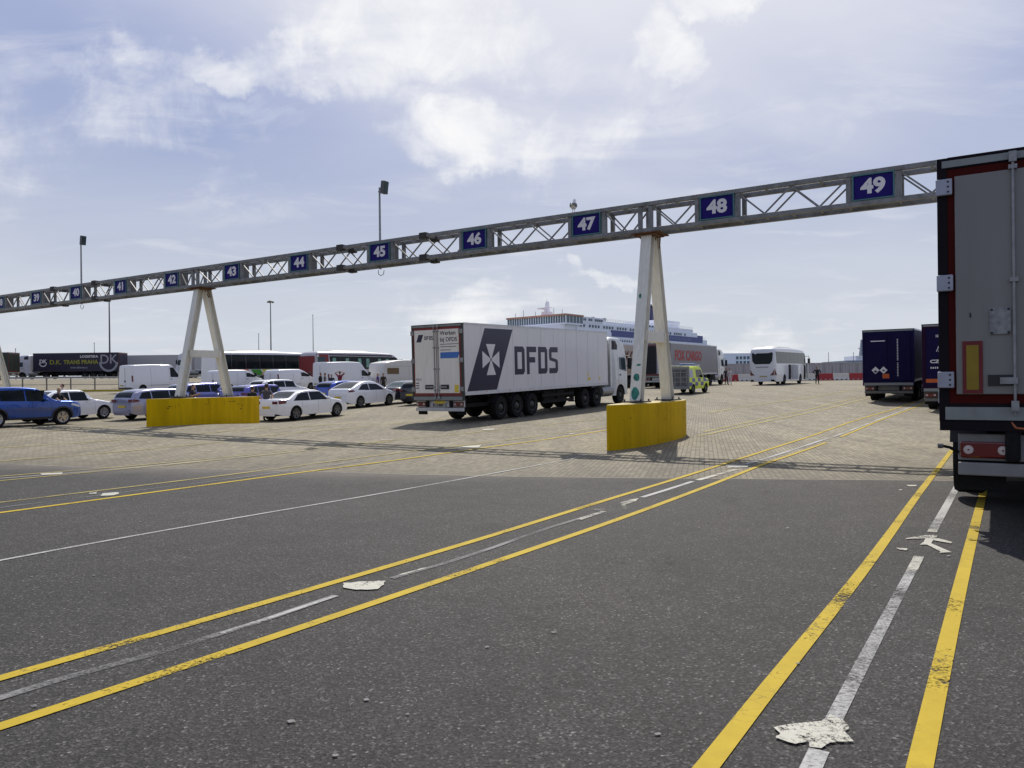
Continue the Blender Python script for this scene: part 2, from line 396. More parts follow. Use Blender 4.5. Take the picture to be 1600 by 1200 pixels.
# asphalt apron with its joint against the paving
BND = [at(x, y) for x, y in ((0, 725), (150, 731), (300, 733), (480, 737), (650, 742), (850, 746), (1050, 748), (1300, 750), (1560, 752))]
def bnd(x):
    if x <= BND[0].x: return BND[0].y + (BND[0].x-x)*.33
    for a, b in zip(BND, BND[1:]):
        if x <= b.x: return a.y+(b.y-a.y)*(x-a.x)/(b.x-a.x)
    return BND[-1].y
yy = rng(-40, 0, 4)+rng(0, 18, .6)+[18]
def yf(x, y): return -40+(y+40)*(bnd(x)+40)/58
ap = grid('asphalt_road', rng(-60, 60, .6)+[60], yy, asphalt(), .004, yf)
at_ = ap.data.attributes.new('dust', 'FLOAT', 'POINT')
for i, v in enumerate(ap.data.vertices):
    d = bnd(v.co.x)-v.co.y; left = ss((4-v.co.x)/9)
    at_.data[i].value = max(0, 1-d/(.45+1.6*left))*(.35+.5*left) if d < 3 else 0
ea_ = gr_.data.attributes.new('edge', 'FLOAT', 'POINT')
for i, v in enumerate(gr_.data.vertices):
    d = v.co.y-bnd(v.co.x); ea_.data[i].value = .62*(1-max(0, d)/6.5)**1.8 if d < 6.5 else 0
jm = mat('joint_sand', (.20, .18, .15), .9, var=.2)
def ribbon(name, pts, w, mt, dz=.010, world_=False, w2=None, kind='structure'):
    P = pts if world_ else [at(*p) for p in pts]
    if name == 'white_lane_line': w *= .76
    # smooth resample
    Q = []
    for k in range(len(P)-1):
        a = P[max(k-1, 0)]; b = P[k]; c = P[k+1]; d = P[min(k+2, len(P)-1)]; ln = (c-b).length; n = max(1, int(ln/.5))
        for i in range(n):
            t = i/n
            Q.append(b.lerp(c, t) if (len(P) < 3) else .5*((2*b)+(c-a)*t+(2*a-5*b+4*c-d)*t*t+(3*b-a-3*c+d)*t**3))
    Q.append(P[-1]); vs = []; fs = []; n = len(Q)
    for i, q in enumerate(Q):
        tdir = (Q[min(i+1, n-1)]-Q[max(i-1, 0)]); tdir.z = 0; tdir.normalize(); s = Vector((tdir.y, -tdir.x, 0))
        ww = w if w2 is None else w+(w2-w)*i/(n-1)
        for k in (-1, 0, 1):
            p = q+s*(k*ww/2); vs.append((p.x, p.y, g(p.x, p.y)+dz))
    for i in range(n-1):
        for k in (0, 1): fs.append((i*3+k, i*3+k+1, i*3+k+4, i*3+k+3))
    me = bpy.data.meshes.new(name); me.from_pydata(vs, [], fs); me.materials.append(mt)
    o = bpy.data.objects.new(name, me); col.objects.link(o); return tag(o, kind=kind)
ribbon('paving_joint', [Vector((x, bnd(x), 0)) for x in [-11+i*1.0 for i in range(21)]], .07, jm, .007, True)
def linemat(name, c, wear, crack=True, soft=False):
    m, nt, N, L, b = nodes(name); tc = N.new('ShaderNodeTexCoord').outputs['Object']
    mid = nz(N, L, 'n', 3, tc, 8, .7).outputs['Fac']; fine = nz(N, L, 'n', 45, tc, 8, .75).outputs['Fac']
    big = nz(N, L, 'n', .55, tc, 3, .5).outputs['Fac']
    colr = mixc(N, L, 1, c, ramp(N, L, mid, [(.3, .84), (.7, 1.1)]), 'MULTIPLY')
    if crack:
        wv = nz(N, L, 'v', 9, tc); wv.feature = 'DISTANCE_TO_EDGE'
        mpn = N.new('ShaderNodeMapping'); L.new(tc, mpn.inputs[0]); 
        nn = nz(N, L, 'n', 6, tc, 5, .6); vm = N.new('ShaderNodeVectorMath'); vm.operation = 'MULTIPLY_ADD'; L.new(nn.outputs['Color'], vm.inputs[0]); vm.inputs[1].default_value = (.22, .22, .22); L.new(tc, vm.inputs[2]); L.new(vm.outputs[0], wv.inputs['Vector'])
        ck = ramp(N, L, wv.outputs['Distance'], [(.0, 1.0), (.035, .0)])
        ck = mixc(N, L, 1, ck, ramp(N, L, nz(N, L, 'n', 1.1, tc, 2).outputs['Fac'], [(.50, 0.0), (.60, 1.0)]), 'MULTIPLY')
        colr = mixc(N, L, ck, colr, (.03, .03, .028))
    wr = N.new('ShaderNodeMath'); wr.operation = 'ADD'; L.new(fine, wr.inputs[0]); L.new(big, wr.inputs[1])
    w2 = N.new('ShaderNodeMath'); w2.operation = 'ADD'; L.new(wr.outputs[0], w2.inputs[0])
    mm = N.new('ShaderNodeMath'); mm.operation = 'MULTIPLY'; L.new(mid, mm.inputs[0]); mm.inputs[1].default_value = .8; L.new(mm.outputs[0], w2.inputs[1])
    th = 1.4+wear
    al = ramp(N, L, w2.outputs[0], [(0, 1.0), (1, 1.0)])
    mr = N.new('ShaderNodeMapRange'); L.new(w2.outputs[0], mr.inputs[0]); s = .18 if soft else .06
    mr.inputs[1].default_value = th-s; mr.inputs[2].default_value = th+s; mr.inputs[3].default_value = 1; mr.inputs[4].default_value = 0
    L.new(colr, b.inputs['Base Color']); b.inputs['Roughness'].default_value = .75; b.inputs['Specular IOR Level'].default_value = .2
    L.new(mr.outputs[0], b.inputs['Alpha'])
    return m
YM = linemat('yellow_road_paint', (.43, .31, .024), .20)
YF = linemat('yellow_paint_faded', (.40, .33, .11), .08, False, True)
WM_ = linemat('white_paint_worn', (.42, .42, .41), .06, False, True)
WF = linemat('white_paint_faint', (.22, .22, .22), .04, False, True)
WB = linemat('white_paint_fresh', (.47, .46, .40), .05)
YL = 'yellow_lane_line'; WL = 'white_lane_line'
ribbon(YL, [(-80, 1084), (0, 1062), (400, 947), (695, 860), (800, 828), (1000, 766), (1160, 716), (1260, 684), (1344, 655), (1430, 628)], .097, YM)
ribbon(YL, [(-80, 1163), (0, 1138), (400, 1006), (800, 870), (1000, 800), (1185, 729), (1240, 710), (1291, 692)], .097, YM)
ribbon(YL, [(1313, 683), (1380, 655), (1446, 629)], .097, YM)
ribbon(WL, [(-60, 1111), (0, 1093), (100, 1062), (250, 1021), (400, 975), (525, 932)], .10, WF)
ribbon(WL, [(345, 992), (430, 965), (525, 933)], .06, WM_, .012)
ribbon(WL, [(612, 905), (700, 880), (770, 857), (860, 825), (944, 800)], .085, WF)
ribbon(WL, [(625, 900), (665, 889)], .05, WB, .012); ribbon(WL, [(905, 813), (944, 800)], .10, WB, .012)
ribbon(WL, [(1003, 778), (1045, 765), (1082, 753)], .11, WM_); ribbon(WL, [(1090, 751), (1150, 734)], .14, WB)
ribbon(WL, [(1165, 726), (1215, 711), (1285, 688)], .13, WM_); ribbon(WL, [(1270, 693), (1310, 680), (1380, 653), (1432, 632)], .12, WM_, .012)
ribbon(YL, [(1045, 1276), (1104, 1202), (1180, 1104), (1332, 914), (1390, 836), (1443, 762), (1487, 704)], .097, YM)
ribbon(YL, [(1425, 1260), (1437, 1202), (1501, 915), (1538, 764), (1552, 706)], .097, YM)
ribbon(WL, [(1301, 1131), (1368, 1000), (1436, 871)], .10, WM_)
ribbon(WL, [(1424, 895), (1436, 871)], .11, WB, .012); ribbon(WL, [(1457, 831), (1484, 782), (1505, 743)], .12, WM_); ribbon(WL, [(1456, 833), (1460, 826)], .12, WB, .012)
ribbon(WL, [(1262, 1215), (1280, 1175)], .11, WM_)
ribbon(WL, [(-60, 893), (0, 877), (200, 840), (400, 805), (600, 771), (750, 744), (900, 716), (915, 711)], .08, WM_)
ribbon(YL, [(-40, 793), (0, 786), (400, 737), (560, 716), (725, 696), (950, 667)], .10, YF, .012)
ribbon(YL, [(-40, 808), (0, 802), (400, 748), (600, 722), (707, 707), (780, 697), (950, 672)], .12, YM)
ribbon(WL, [(0, 794), (200, 769), (420, 741), (700, 703), (950, 669)], .08, WF)
ribbon(YL, [(-40, 750), (0, 745), (200, 729), (400, 710), (575, 692), (800, 670), (940, 655)], .09, YF, .012)
ribbon(YL, [(-40, 756), (0, 752), (400, 713), (610, 690)], .09, YF, .012)
ribbon(WL, [(0, 748), (230, 729), (560, 695)], .09, WM_)
ribbon(YL, [(-40, 725), (0, 721), (200, 705), (350, 690)], .12, YF, .012); ribbon(YL, [(-40, 703), (0, 700), (250, 683), (420, 668)], .12, YF, .012)
ribbon(YL, [(400, 682), (600, 664), (760, 647)], .10, YF, .012); ribbon(YL, [(400, 672), (560, 661)], .12, YF, .012)
ribbon(YL, [(60, 675), (190, 665), (240, 661)], .14, YF, .012)
ribbon(YL, [(1110, 645), (1160, 636), (1260, 622), (1354, 606)], .14, YF, .012)
ribbon(YL, [(1100, 675), (1160, 662), (1250, 643), (1362, 617)], .12, YF, .012); ribbon(YL, [(1090, 682), (1160, 667), (1260, 646), (1366, 620)], .12, YF, .012)
def patch(name, pts, mt, dz=.014):
    P = [at(*p) for p in pts]; me = bpy.data.meshes.new(name)
    me.from_pydata([(p.x, p.y, g(p.x, p.y)+dz) for p in P], [], [list(range(len(P)))]); me.materials.append(mt)
    o = bpy.data.objects.new(name, me); col.objects.link(o); return tag(o, kind='structure')
def jag(pts, k=3, a=.8):
    out = []
    for p, q in zip(pts, pts[1:]+pts[:1]):
        for i in range(k): t = i/k; out.append((p[0]+(q[0]-p[0])*t+random.uniform(-a, a)*(i > 0), p[1]+(q[1]-p[1])*t+random.uniform(-a, a)*.5*(i > 0)))
    return out
PM = 'painted_symbol'
patch(PM, jag([(1209, 1141), (1240, 1135), (1284, 1131), (1297, 1120), (1316, 1128), (1327, 1140), (1320, 1148), (1334, 1163), (1297, 1165), (1283, 1174), (1266, 1172), (1262, 1163), (1243, 1167), (1212, 1157), (1219, 1150)], 3, 1.5), WB)
patch(PM, jag([(536, 913), (575, 911), (603, 910), (600, 916), (590, 923), (573, 924), (550, 923), (537, 921)], 3, 1.5), WB)
patch(PM, [(1445, 838), (1465, 838), (1463, 842), (1488, 849), (1486, 851), (1458, 846), (1455, 851), (1487, 865), (1468, 866), (1470, 864), (1448, 853), (1437, 853), (1443, 849), (1446, 843), (1416, 844), (1415, 843)], WB)
patch(PM, [(1400, 858), (1418, 859), (1417, 862), (1406, 861)], WB); patch(PM, [(1416, 759), (1433, 759), (1431, 761), (1420, 761)], WB); patch(PM, [(1405, 766), (1410, 766), (1409, 767.5), (1404, 767)], WB)
patch(PM, [(1500, 741), (1509, 741), (1507, 746), (1519, 747.5), (1519, 750), (1505, 748), (1503, 751), (1495, 750), (1496, 748), (1480, 747), (1479, 746), (1497, 745)], WB)
patch(PM, [(970, 786), (985, 782), (998, 780), (993, 785), (977, 790), (980, 798), (973, 797)], WB)
patch(PM, [(1133, 729), (1140, 727), (1170, 728), (1168, 731), (1137, 732)], WB); patch(PM, [(926, 796), (946, 795), (943, 800), (929, 799)], WF)
patch(PM, jag([(140, 771), (152, 769.5), (150, 773), (139, 773)], 2, .5), WB); patch(PM, jag([(160, 772), (184, 770), (186, 773), (178, 775), (157, 776)], 2, .6), WB)
patch(PM, jag([(62, 741), (98, 739), (96, 742), (66, 743)], 2, .5), WB)
patch(PM, jag([(754, 671), (773, 670), (771, 672), (755, 673)], 2, .3), WB); patch(PM, jag([(722, 698), (752, 696), (748, 700), (724, 700)], 2, .5), WB)
for (a_, b_) in (((596, 688), (615, 687)), ((498, 678), (514, 677)), ((425, 671), (440, 670)), ((890, 679), (896, 678))): ribbon(WL, [a_, b_], .16, WB, .014)
# chips of paint, stones and a stain
for i in range(26):
    x = random.uniform(0, 1580); y = random.uniform(800, 1190); s = random.uniform(.6, 2.0)*(y-560)/300
    patch('paint_fleck', jag([(x, y), (x+3*s, y-s*.5), (x+4*s, y+s*.5), (x+s, y+s)], 2, .4), WF, .013)
STAIN = linemat('oil_stain', (.06, .058, .058), -.25, False, True)
patch('oil_stain', [(1262, 688), (1290, 684.5), (1330, 685), (1372, 688), (1358, 691), (1320, 690), (1280, 690)], STAIN, .007)
patch('oil_stain', [(1168, 640), (1200, 637), (1222, 638), (1190, 642)], STAIN, .007); patch('oil_stain', [(500, 703), (512, 702), (518, 704), (506, 705)], STAIN, .007)
patch('oil_stain', jag([(1170, 760), (1200, 757), (1240, 765), (1265, 780), (1225, 782), (1190, 772)], 3, 3), STAIN, .012)
patch('oil_stain', jag([(770, 772), (820, 766), (850, 768), (820, 776), (785, 779)], 3, 2), STAIN, .012)

CRK = mat('crack_sealant', (.014, .014, .014), .7, var=.3)
def crack(a, b, w, n=14, amp=3):
    rr = random.Random(int(a[0]*3+a[1])); ribbon('asphalt_crack', [(a[0]+(b[0]-a[0])*i/n+rr.uniform(-amp, amp), a[1]+(b[1]-a[1])*i/n+rr.uniform(-amp, amp)*.35) for i in range(n+1)], w, CRK, .0075)
TAR = linemat('tar_patch', (.026, .0255, .026), .02, False, True); LGT = linemat('worn_asphalt', (.085, .081, .078), -.30, False, True)
#patch('asphalt_patch', jag([(1330, 880), (1420, 868), (1490, 900), (1440, 990), (1330, 1010), (1290, 950)], 4, 5), TAR, .006)
#patch('asphalt_patch', jag([(60, 1040), (260, 1000), (330, 1030), (160, 1100), (40, 1100)], 4, 5), TAR, .006)
patch('worn_patch', jag([(850, 900), (1100, 850), (1200, 900), (1020, 1010), (780, 1080), (700, 1010)], 4, 8), LGT, .0055)
patch('worn_patch', jag([(200, 900), (420, 860), (520, 880), (330, 950), (150, 980)], 4, 6), LGT, .0055)
patch('worn_patch', jag([(900, 790), (1060, 765), (1100, 790), (960, 830)], 4, 4), LGT, .0055)
for a_ in (0, 1): ribbon('tyre_mark', [(700+a_*120, 1190), (860+a_*90, 980), (1010+a_*62, 840), (1130+a_*40, 760)], .22, linemat('tyre_rubber', (.025, .024, .024), -.34, False, True) if not a_ else bpy.data.materials['tyre_rubber'], .0065)

# ---------------------------------------------------------------- gantry
GT = R(32.2); GD = Vector((cos(GT), -sin(GT), 0)); GN = Vector((-sin(GT), -cos(GT), 0)); G0 = Vector((3.911, 21.8, 0))
GM = Matrix((GD, -GN, Vector((0, 0, 1)))).transposed().to_4x4(); GM.translation = G0   # local (t, away from camera, z)
def tpx(px, n=0):
    u = (px-800)/F; A = G0-GN*n; return (u*A.y-A.x)/(GD.x-u*GD.y)
STEEL = mat('gantry_steel', (.20, .20, .195), .55, metal=.1, var=.3, vs=5, dirt=.28)
POSTS = mat('cream_steel', (.76, .73, .64), .5, var=.08, vs=4, dirt=.12, streak=True)
RUST = mat('rust', (.13, .055, .02), .85, var=.5, vs=9)
gantry = empty('gantry', 'long overhead steel lattice gantry on cream A-shaped legs carrying the lane number signs', 'gantry')
gantry.matrix_world = GM
ZB, ZT, DEP = 5.86, 6.73, .6
T0, T1 = (36.2-47.5)*3.965, 20.5
SPX = {38: 3, 39: 60, 40: 122, 41: 192, 42: 272, 43: 366, 44: 471, 45: 597, 46: 745, 47: 920, 48: 1124, 49: 1368}
ST = {k: tpx(v) for k, v in SPX.items()}; ST[50] = ST[49]+3.9; ST[37] = ST[38]-3.9
for (nn, z0) in ((0, ZB), (0, ZT-.13), (DEP, ZB), (DEP, ZT-.13)):
    MB().box(T0, T1, nn-.07, nn+.07, z0+.008, z0+.122).build('chord', STEEL, gantry, bevel=.008)
LEGT = [tpx(-22, .4), tpx(320, .4), tpx(1020, .4), 19.85]
ups = []
for k, t in ST.items(): ups += [(t-.56, 0), (t-.56, 1), (t+.56, 0), (t+.56, 1)]
for t in LEGT: ups += [(t-.16, 0), (t+.16, 0), (t-.16, 1), (t+.16, 1)]
for (t, bk) in ups:
    if T0 < t < T1: MB().box(t-.055, t+.055, (DEP-.05 if bk else -.05), (DEP+.05 if bk else .05), ZB+.13, ZT-.13).build('upright', STEEL, gantry)
edges = sorted([(t-.56, t+.56) for t in ST.values()]+[(t-.16, t+.16) for t in LEGT])
for (a, b) in zip(edges, edges[1:]):
    x0, x1 = a[1], b[0]
    if x1-x0 < .4: continue
    n = 2 if x1-x0 < 1.9 else 4
    mb = MB()
    for nn in (0, DEP):
        for i in range(n):
            p, q = x0+(x1-x0)*i/n, x0+(x1-x0)*(i+1)/n; up = i % 2 == 0
            mb.bar((p, nn, ZT-.12 if up else ZB+.12), (q, nn, ZB+.12 if up else ZT-.12), .038)
    for zc in (ZB+.06, ZT-.07):
        for i in range(n+1): mb.bar((x0+(x1-x0)*i/n, 0, zc), (x0+(x1-x0)*i/n, DEP, zc), .05)
    mb.build('lattice_bracing', STEEL, gantry)
for t in [tpx(p) for p in (85, 300-150, 535, 665)]:
    mb = MB()
    for z0 in (ZB-.04, ZT-.17):
        for nn in (0, DEP): mb.box(t-.14, t+.14, nn-.1, nn+.1, z0, z0+.21)
    mb.build('splice_plate', mat('dark_bolts', (.04, .035, .03), .7), gantry)
def ibeam(mb, a, b, w, d, up, tf=.028):
    a = Vector(a); b = Vector(b); dd = (b-a).normalized(); s = Vector(up); u = s.cross(dd).normalized()
    for k in (-1, 1): mb.bar(a+u*k*(d/2-tf/2), b+u*k*(d/2-tf/2), w, tf, up=tuple(u))
    mb.bar(a, b, tf, d-2*tf, up=tuple(u))
for t in LEGT:
    p = G0+GD*t; z0 = g(p.x, p.y)+1.16
    if t < -30: z0 += 0
    frm = MB(); cn = DEP/2
    ft = []
    for sgn in (1, -1):
        ibeam(frm, (t, cn+sgn*1.2+.1, z0+.02), (t, cn+sgn*.17+.05, ZB-.02), .31, .29, (1, 0, 0)); ft.append((t, cn+sgn*1.2+.1, z0))
    zc = 2.9+z0-1.05; k = 1.2-1.03*(zc-z0)/(ZB-z0)
    frm.build('leg_frame', POSTS, gantry, bevel=.006)
    MB().box(t-.13, t+.13, cn+.1-k+.02, cn+.1+k-.02, zc-.15, zc+.15).build('cross_beam', POSTS, gantry, bevel=.01)
    cp = MB(); cp.box(t-.42, t+.42, cn-.42, cn+.42, ZB-.03, ZB); cp.box(t-.32, t+.32, cn-.36, cn+.3, ZB-.07, ZB-.032)
    for kx in (-.3, -.15, 0, .15, .3): cp.bar((t+kx, cn+.05, ZB-.07), (t+kx*.6, cn+.28, ZB-.38), .03)
    cp.build('cap_plate', RUST, gantry)
    bpk = MB()
    for f_ in ft: bpk.box(f_[0]-.3, f_[0]+.3, f_[1]-.34, f_[1]+.34, z0, z0+.035)
    for f_ in ft:
        for ex in (-.24, .24):
            for ey in (-.28, .28): bpk.tube((f_[0]+ex, f_[1]+ey, z0+.03), (f_[0]+ex, f_[1]+ey, z0+.09), .025)
    bpk.build('base_plate', mat('dark_bolts', (.04, .035, .03), .7), gantry)
    for f_ in ft[1:]:
        if not -5 < t < 5: continue
        for (h0, h1, dx, wd) in ((.06, .42, .0, .26), (.58, .8, .02, .2), (1.0, 1.06, .05, .16), (2.9, 3.05, -.05, .08)):
            sl_ = .98/(ZB-z0); q = lambda h: f_[1]+sl_*h-.152
            n_ = 9; rr_ = random.Random(int(h0*100)); P_ = [(f_[0]+dx+wd/2*cos(2*pi*i_/n_)*rr_.uniform(.75, 1.1), (h0+h1)/2+(h1-h0)/2*sin(2*pi*i_/n_)*rr_.uniform(.8, 1.15)) for i_ in range(n_)]
            MB().add([(a_, q(b_)-.003, z0+b_) for a_, b_ in P_], [tuple(range(n_))]).build('paint_scrape', mat('green_scrape', (.03, .20, .15), .7, var=.5, vs=14), gantry)
# signs
NAVY = mat('sign_navy', (.018, .010, .14), .6, var=.12, spec=.12); TEAL = mat('sign_frame_teal', (.05, .16, .17), .4); SIGNW = mat('sign_white', (.74, .72, .70), .5, var=.05, dirt=.1)
GB = mat('sign_back_grey', (.16, .16, .165), .5)
first = None
for k, t in ST.items():
    if k in (37, 50): continue
    s = empty('lane_sign', 'dark blue lane sign showing the number %d under the gantry top chord' % k, 'lane sign', 'numbered lane signs hung in the gantry')
    s.matrix_world = GM @ Matrix.Translation((t, 0, 6.31))
    MB().box(-.435, .435, -.045, .02, -.275, .275).build('panel', NAVY, s)
    fr = MB()
    for (a, b, c, d) in ((-.47, .47, .287, .32), (-.47, .47, -.32, -.287), (-.47, -.437, -.286, .286), (.437, .47, -.286, .286)): fr.box(a, b, -.075, .03, c, d)
    fr.build('frame', TEAL, s); MB().box(-.47, .47, .032, .42, -.31, .31).build('housing', GB, s)
    text(str(k), .49, SIGNW, s, frame('R', (0, -.048, 0)), bold=.020, xs=1.10, name='numeral')
# floodlights on short masts
for px, ztop, lab in ((595.5, 8.85, 'grey floodlight on a thin mast above the sign numbered 45'), (128, 9.1, 'grey floodlight on a thin mast above the sign numbered 40')):
    t = tpx(px, DEP+.1); f = empty('floodlight_mast', lab, 'floodlight', 'floodlights on the gantry'); f.matrix_world = GM @ Matrix.Translation((t, DEP+.13, ZB))
    MB().tube((0, 0, 0), (0, 0, ztop-ZB), .045, 10, .035).build('mast', GALV, f, True)
    hd = MB(); M = Matrix.Translation((.28, -.05, ztop-ZB-.05)) @ Matrix.Rotation(R(8), 4, 'Y'); hd.box(-.09, .09, -.12, .12, -.23, .23, M)
    h = hd.build('lamp_head', mat('lamp_grey', (.10, .10, .10), .6), f, bevel=.015)
    hg = MB(); hg.box(.092, .10, -.10, .10, -.20, .20, M); hg.build('lamp_glass', GLASS2, h)
    MB().bar((-.06, 0, ztop-ZB-.15), (.2, -.02, ztop-ZB-.12), .04).build('bracket', GALV, f)
    cb = MB(); cb.path([(-.1, 0, -.02), (-.12, .02, -.16), (0, .02, -.24), (.15, 0, -.2), (.18, 0, -.05)], .012, 5); cb.build('cable', BLACKP, f)
# plinths
YC = mat('yellow_concrete', (.62, .39, .002), .8, var=.16, vs=.9, dirt=.07, bump=.35, streak=True, spec=.12)
PT = mat('plinth_top', (.50, .42, .20), .8, var=.2, vs=5, dirt=.3)
SCR = mat('black_scuff', (.035, .025, .012), .8, var=.4, vs=30)
def plinth(t, head, label, front, back, hw=.42):
    p = G0+GD*t+GN*(0-DEP/2-.1); o = empty('concrete_plinth', label, 'plinth', 'yellow plinths under the gantry legs')
    o.location = (p.x, p.y, g(p.x, p.y)-.02); o.rotation_euler = (0, 0, R(90-head)); H = 1.16
    def outline(s=1, ins=0):
        r = []
        for k in range(17):
            u = -1+2*k/16; x = -back+ins + (front+back-2*ins)*(k/16); r.append((x, -(hw-ins)*(1-abs(u)**2.6)**.9-.03))
        return r+[(x, -y) for x, y in reversed(r)]
    mb = MB(); ol = outline(); rings = [[(x, y, -.4) for x, y in ol], [(x, y, H-.03) for x, y in ol], [(x*.998, y*.96, H) for x, y in ol]]
    mb.cur = 0; mb.loft(rings, capa=False, capb=False)
    MB().add([(x*.998, y*.96, H) for x, y in ol], [tuple(range(len(ol)))]).build('top', PT, o)
    sc = mb; sc.cur = 1; rr = random.Random(int(p.x*10))
    def yside(x):
        u = (x+back)/(front+back)*2-1; return -(hw)*(1-min(.999, abs(u))**2.6)**.9-.03
    for _ in range(26):
        x = rr.uniform(-back*.85, front*.85); z = rr.choice([rr.uniform(.75, 1.05), rr.uniform(.1, 1.0)]); w = rr.uniform(.03, .22); h = rr.uniform(.008, .03)
        if rr.random() < .6: w, h = h*.6, w*.8
        y0, y1 = yside(x), yside(x+w); sk = rr.uniform(-.02, .02)
        sc.add([(x, y0-.004, z), (x+w*.5, (y0+y1)/2-.005, z-h*.6+sk*.5), (x+w, y1-.004, z+sk), (x+w*.4, (y0+y1)/2-.005, z+h)], [(0, 1, 2, 3)])
    sc.build('body', [YC, SCR], o, True, 30); return o
plinth(LEGT[2], 30, 'yellow boat-shaped concrete plinth under the nearest gantry leg with black scuffs', 3.0, 3.35)
plinth(LEGT[1], 30, 'yellow concrete plinth beside the silver estate car, under the middle gantry leg', 2.95, 2.75)
plinth(LEGT[0], 30, 'far yellow plinth mostly hidden behind the blue sport utility car', 2.9, 2.8)
plinth(19.85, 30, 'yellow concrete plinth beyond the right edge beside the dark trailer', 3, 3)

# gull on the gantry
gull = MB()
gl = empty('seagull', 'grey and white seagull standing on the gantry above the sign numbered 47', 'seagull')
tg = tpx(899); gl.matrix_world = GM @ Matrix.Translation((tg, .0, ZT)) @ Matrix.Rotation(R(108), 4, 'Z') @ Matrix.Scale(1.05, 4)
b_ = MB(); b_.loft([[(x, r*cos(a), z+r*1.0*sin(a)) for a in [2*pi*i/12 for i in range(12)]] for x, r, z in ((-.22, .01, .2), (-.14, .045, .19), (-.04, .085, .17), (.06, .09, .18), (.13, .065, .23), (.16, .05, .29), (.165, .045, .33), (.18, .05, .37), (.20, .04, .40), (.225, .01, .40))]); b_.build('body', mat('gull_white', (.8, .8, .8), .7), gl, True, 60)
for s_ in (-1, 1):
    w_ = MB(); w_.loft([[(x, s_*(y0+.012*cos(a)), z+h*sin(a)) for a in [2*pi*i/8 for i in range(8)]] for x, y0, z, h in ((-.34, .02, .19, .008), (-.2, .06, .2, .035), (-.05, .09, .2, .06), (.08, .088, .21, .05), (.11, .07, .22, .01))]); w_.build('wing', mat('gull_grey', (.16, .17, .18), .7), gl, True, 60)
    MB().path([(.02, s_*.03, .1), (.0, s_*.03, .0), (.05, s_*.035, .005)], .007, 5).build('leg', mat('gull_leg', (.55, .3, .25), .6), gl)
MB().tube((.22, 0, .395), (.29, 0, .385), .013, 6, .003).build('beak', mat('gull_beak', (.7, .5, .05), .5), gl)

# ---------------------------------------------------------------- vehicles: shared pieces
WCACHE = {}
def wheel(parent, x, y, r, w, style='alloy', rimm=None):
    """outer face looks along sign(y)"""
    s = 1 if y > 0 else -1; key = (r, w, style, s, rimm.name if rimm else '')
    if key not in WCACHE:
        rr = r*(.66 if style != 'truck' else .56)
        t = MB().lathe([(rr, -w/2), (r*.93, -w/2), (r, -w*.36), (r, w*.36), (r*.93, w/2), (rr, w/2), (rr, -w/2)], n=32)
        rim = MB(); o = s*w/2
        rim.lathe([(rr, o*.98), (rr*.9, o*.9), (rr*.86, o*.35), (rr*.2, o*.25), (rr*.18, -o*.2)] if style != 'truck' else [(rr, o), (rr*.93, o*.95), (rr*.86, o*.2), (rr*.62, o*.1), (rr*.55, o*.75), (rr*.35, o*1.0), (.01, o*1.02)], n=32)
        if style == 'alloy':
            for k in range(5):
                a = 2*pi*k/5+.3
                for da in (-.14, .14): rim.bar((rr*.14*cos(a), o*.72, rr*.14*sin(a)), (rr*.92*cos(a+da), o*.84, rr*.92*sin(a+da)), rr*.15, .03, up=(0, 1, 0))
            rim.lathe([(.01, o*.85), (rr*.2, o*.8), (rr*.2, o*.5)], n=16)
        elif style == 'steel':
            rim.lathe([(rr*.85, o*.6), (rr*.5, o*.75), (rr*.25, o*.8), (.01, o*.8)], n=20)
        else:
            for k in range(10):
                a = 2*pi*k/10; rim.tube((rr*.72*cos(a), o*.1, rr*.72*sin(a)), (rr*.72*cos(a), o*.35, rr*.72*sin(a)), rr*.05, 6)
        blk = MB().lathe([(.01, o*.2), (rr*.87, o*.22)], n=20) if style == 'alloy' else None
        rm = rim.mesh('rim', rimm or (ALLOY if style == 'alloy' else STEELRIM), True, 40)
        WCACHE[key] = (t.mesh('wheel', RUBBER, True, 40), rm, blk.mesh('brake_disc', BLACKP) if blk else None)
    t, rm, bk = WCACHE[key]
    o = link('wheel', t, parent, (x, y, r)); link('rim', rm, o)
    if bk: link('brake_disc', bk, o)
    return o
def lerp_pts(P, x):
    if x <= P[0][0]: return P[0][1]
    for (a, b), (c, d) in zip(P, P[1:]):
        if x <= c: return b+(d-b)*(x-a)/(c-a) if c > a else d
    return P[-1][1]
def smooth_prof(P, n=10):
    """rounded polyline"""
    out = []
    for k in range(len(P)-1):
        a = P[max(k-1, 0)]; b = P[k]; c = P[k+1]; d = P[min(k+2, len(P)-1)]
        def tan(p, q, r):
            s0 = (q[1]-p[1])/(q[0]-p[0]) if q[0] > p[0] else 0; s1 = (r[1]-q[1])/(r[0]-q[0]) if r[0] > q[0] else 0
            return 0 if s0*s1 < 0 else (2*s0*s1/(s0+s1) if abs(s0+s1) > 1e-6 else 0)*.5+(s0+s1)/4
        h = c[0]-b[0]; m0 = tan(a, b, c)*h; m1 = tan(b, c, d)*h
        for i in range(n):
            t = i/n; out.append((b[0]+h*t, (2*t**3-3*t*t+1)*b[1]+(t**3-2*t*t+t)*m0+(-2*t**3+3*t*t)*c[1]+(t**3-t*t)*m1))
    out.append(P[-1]); return out
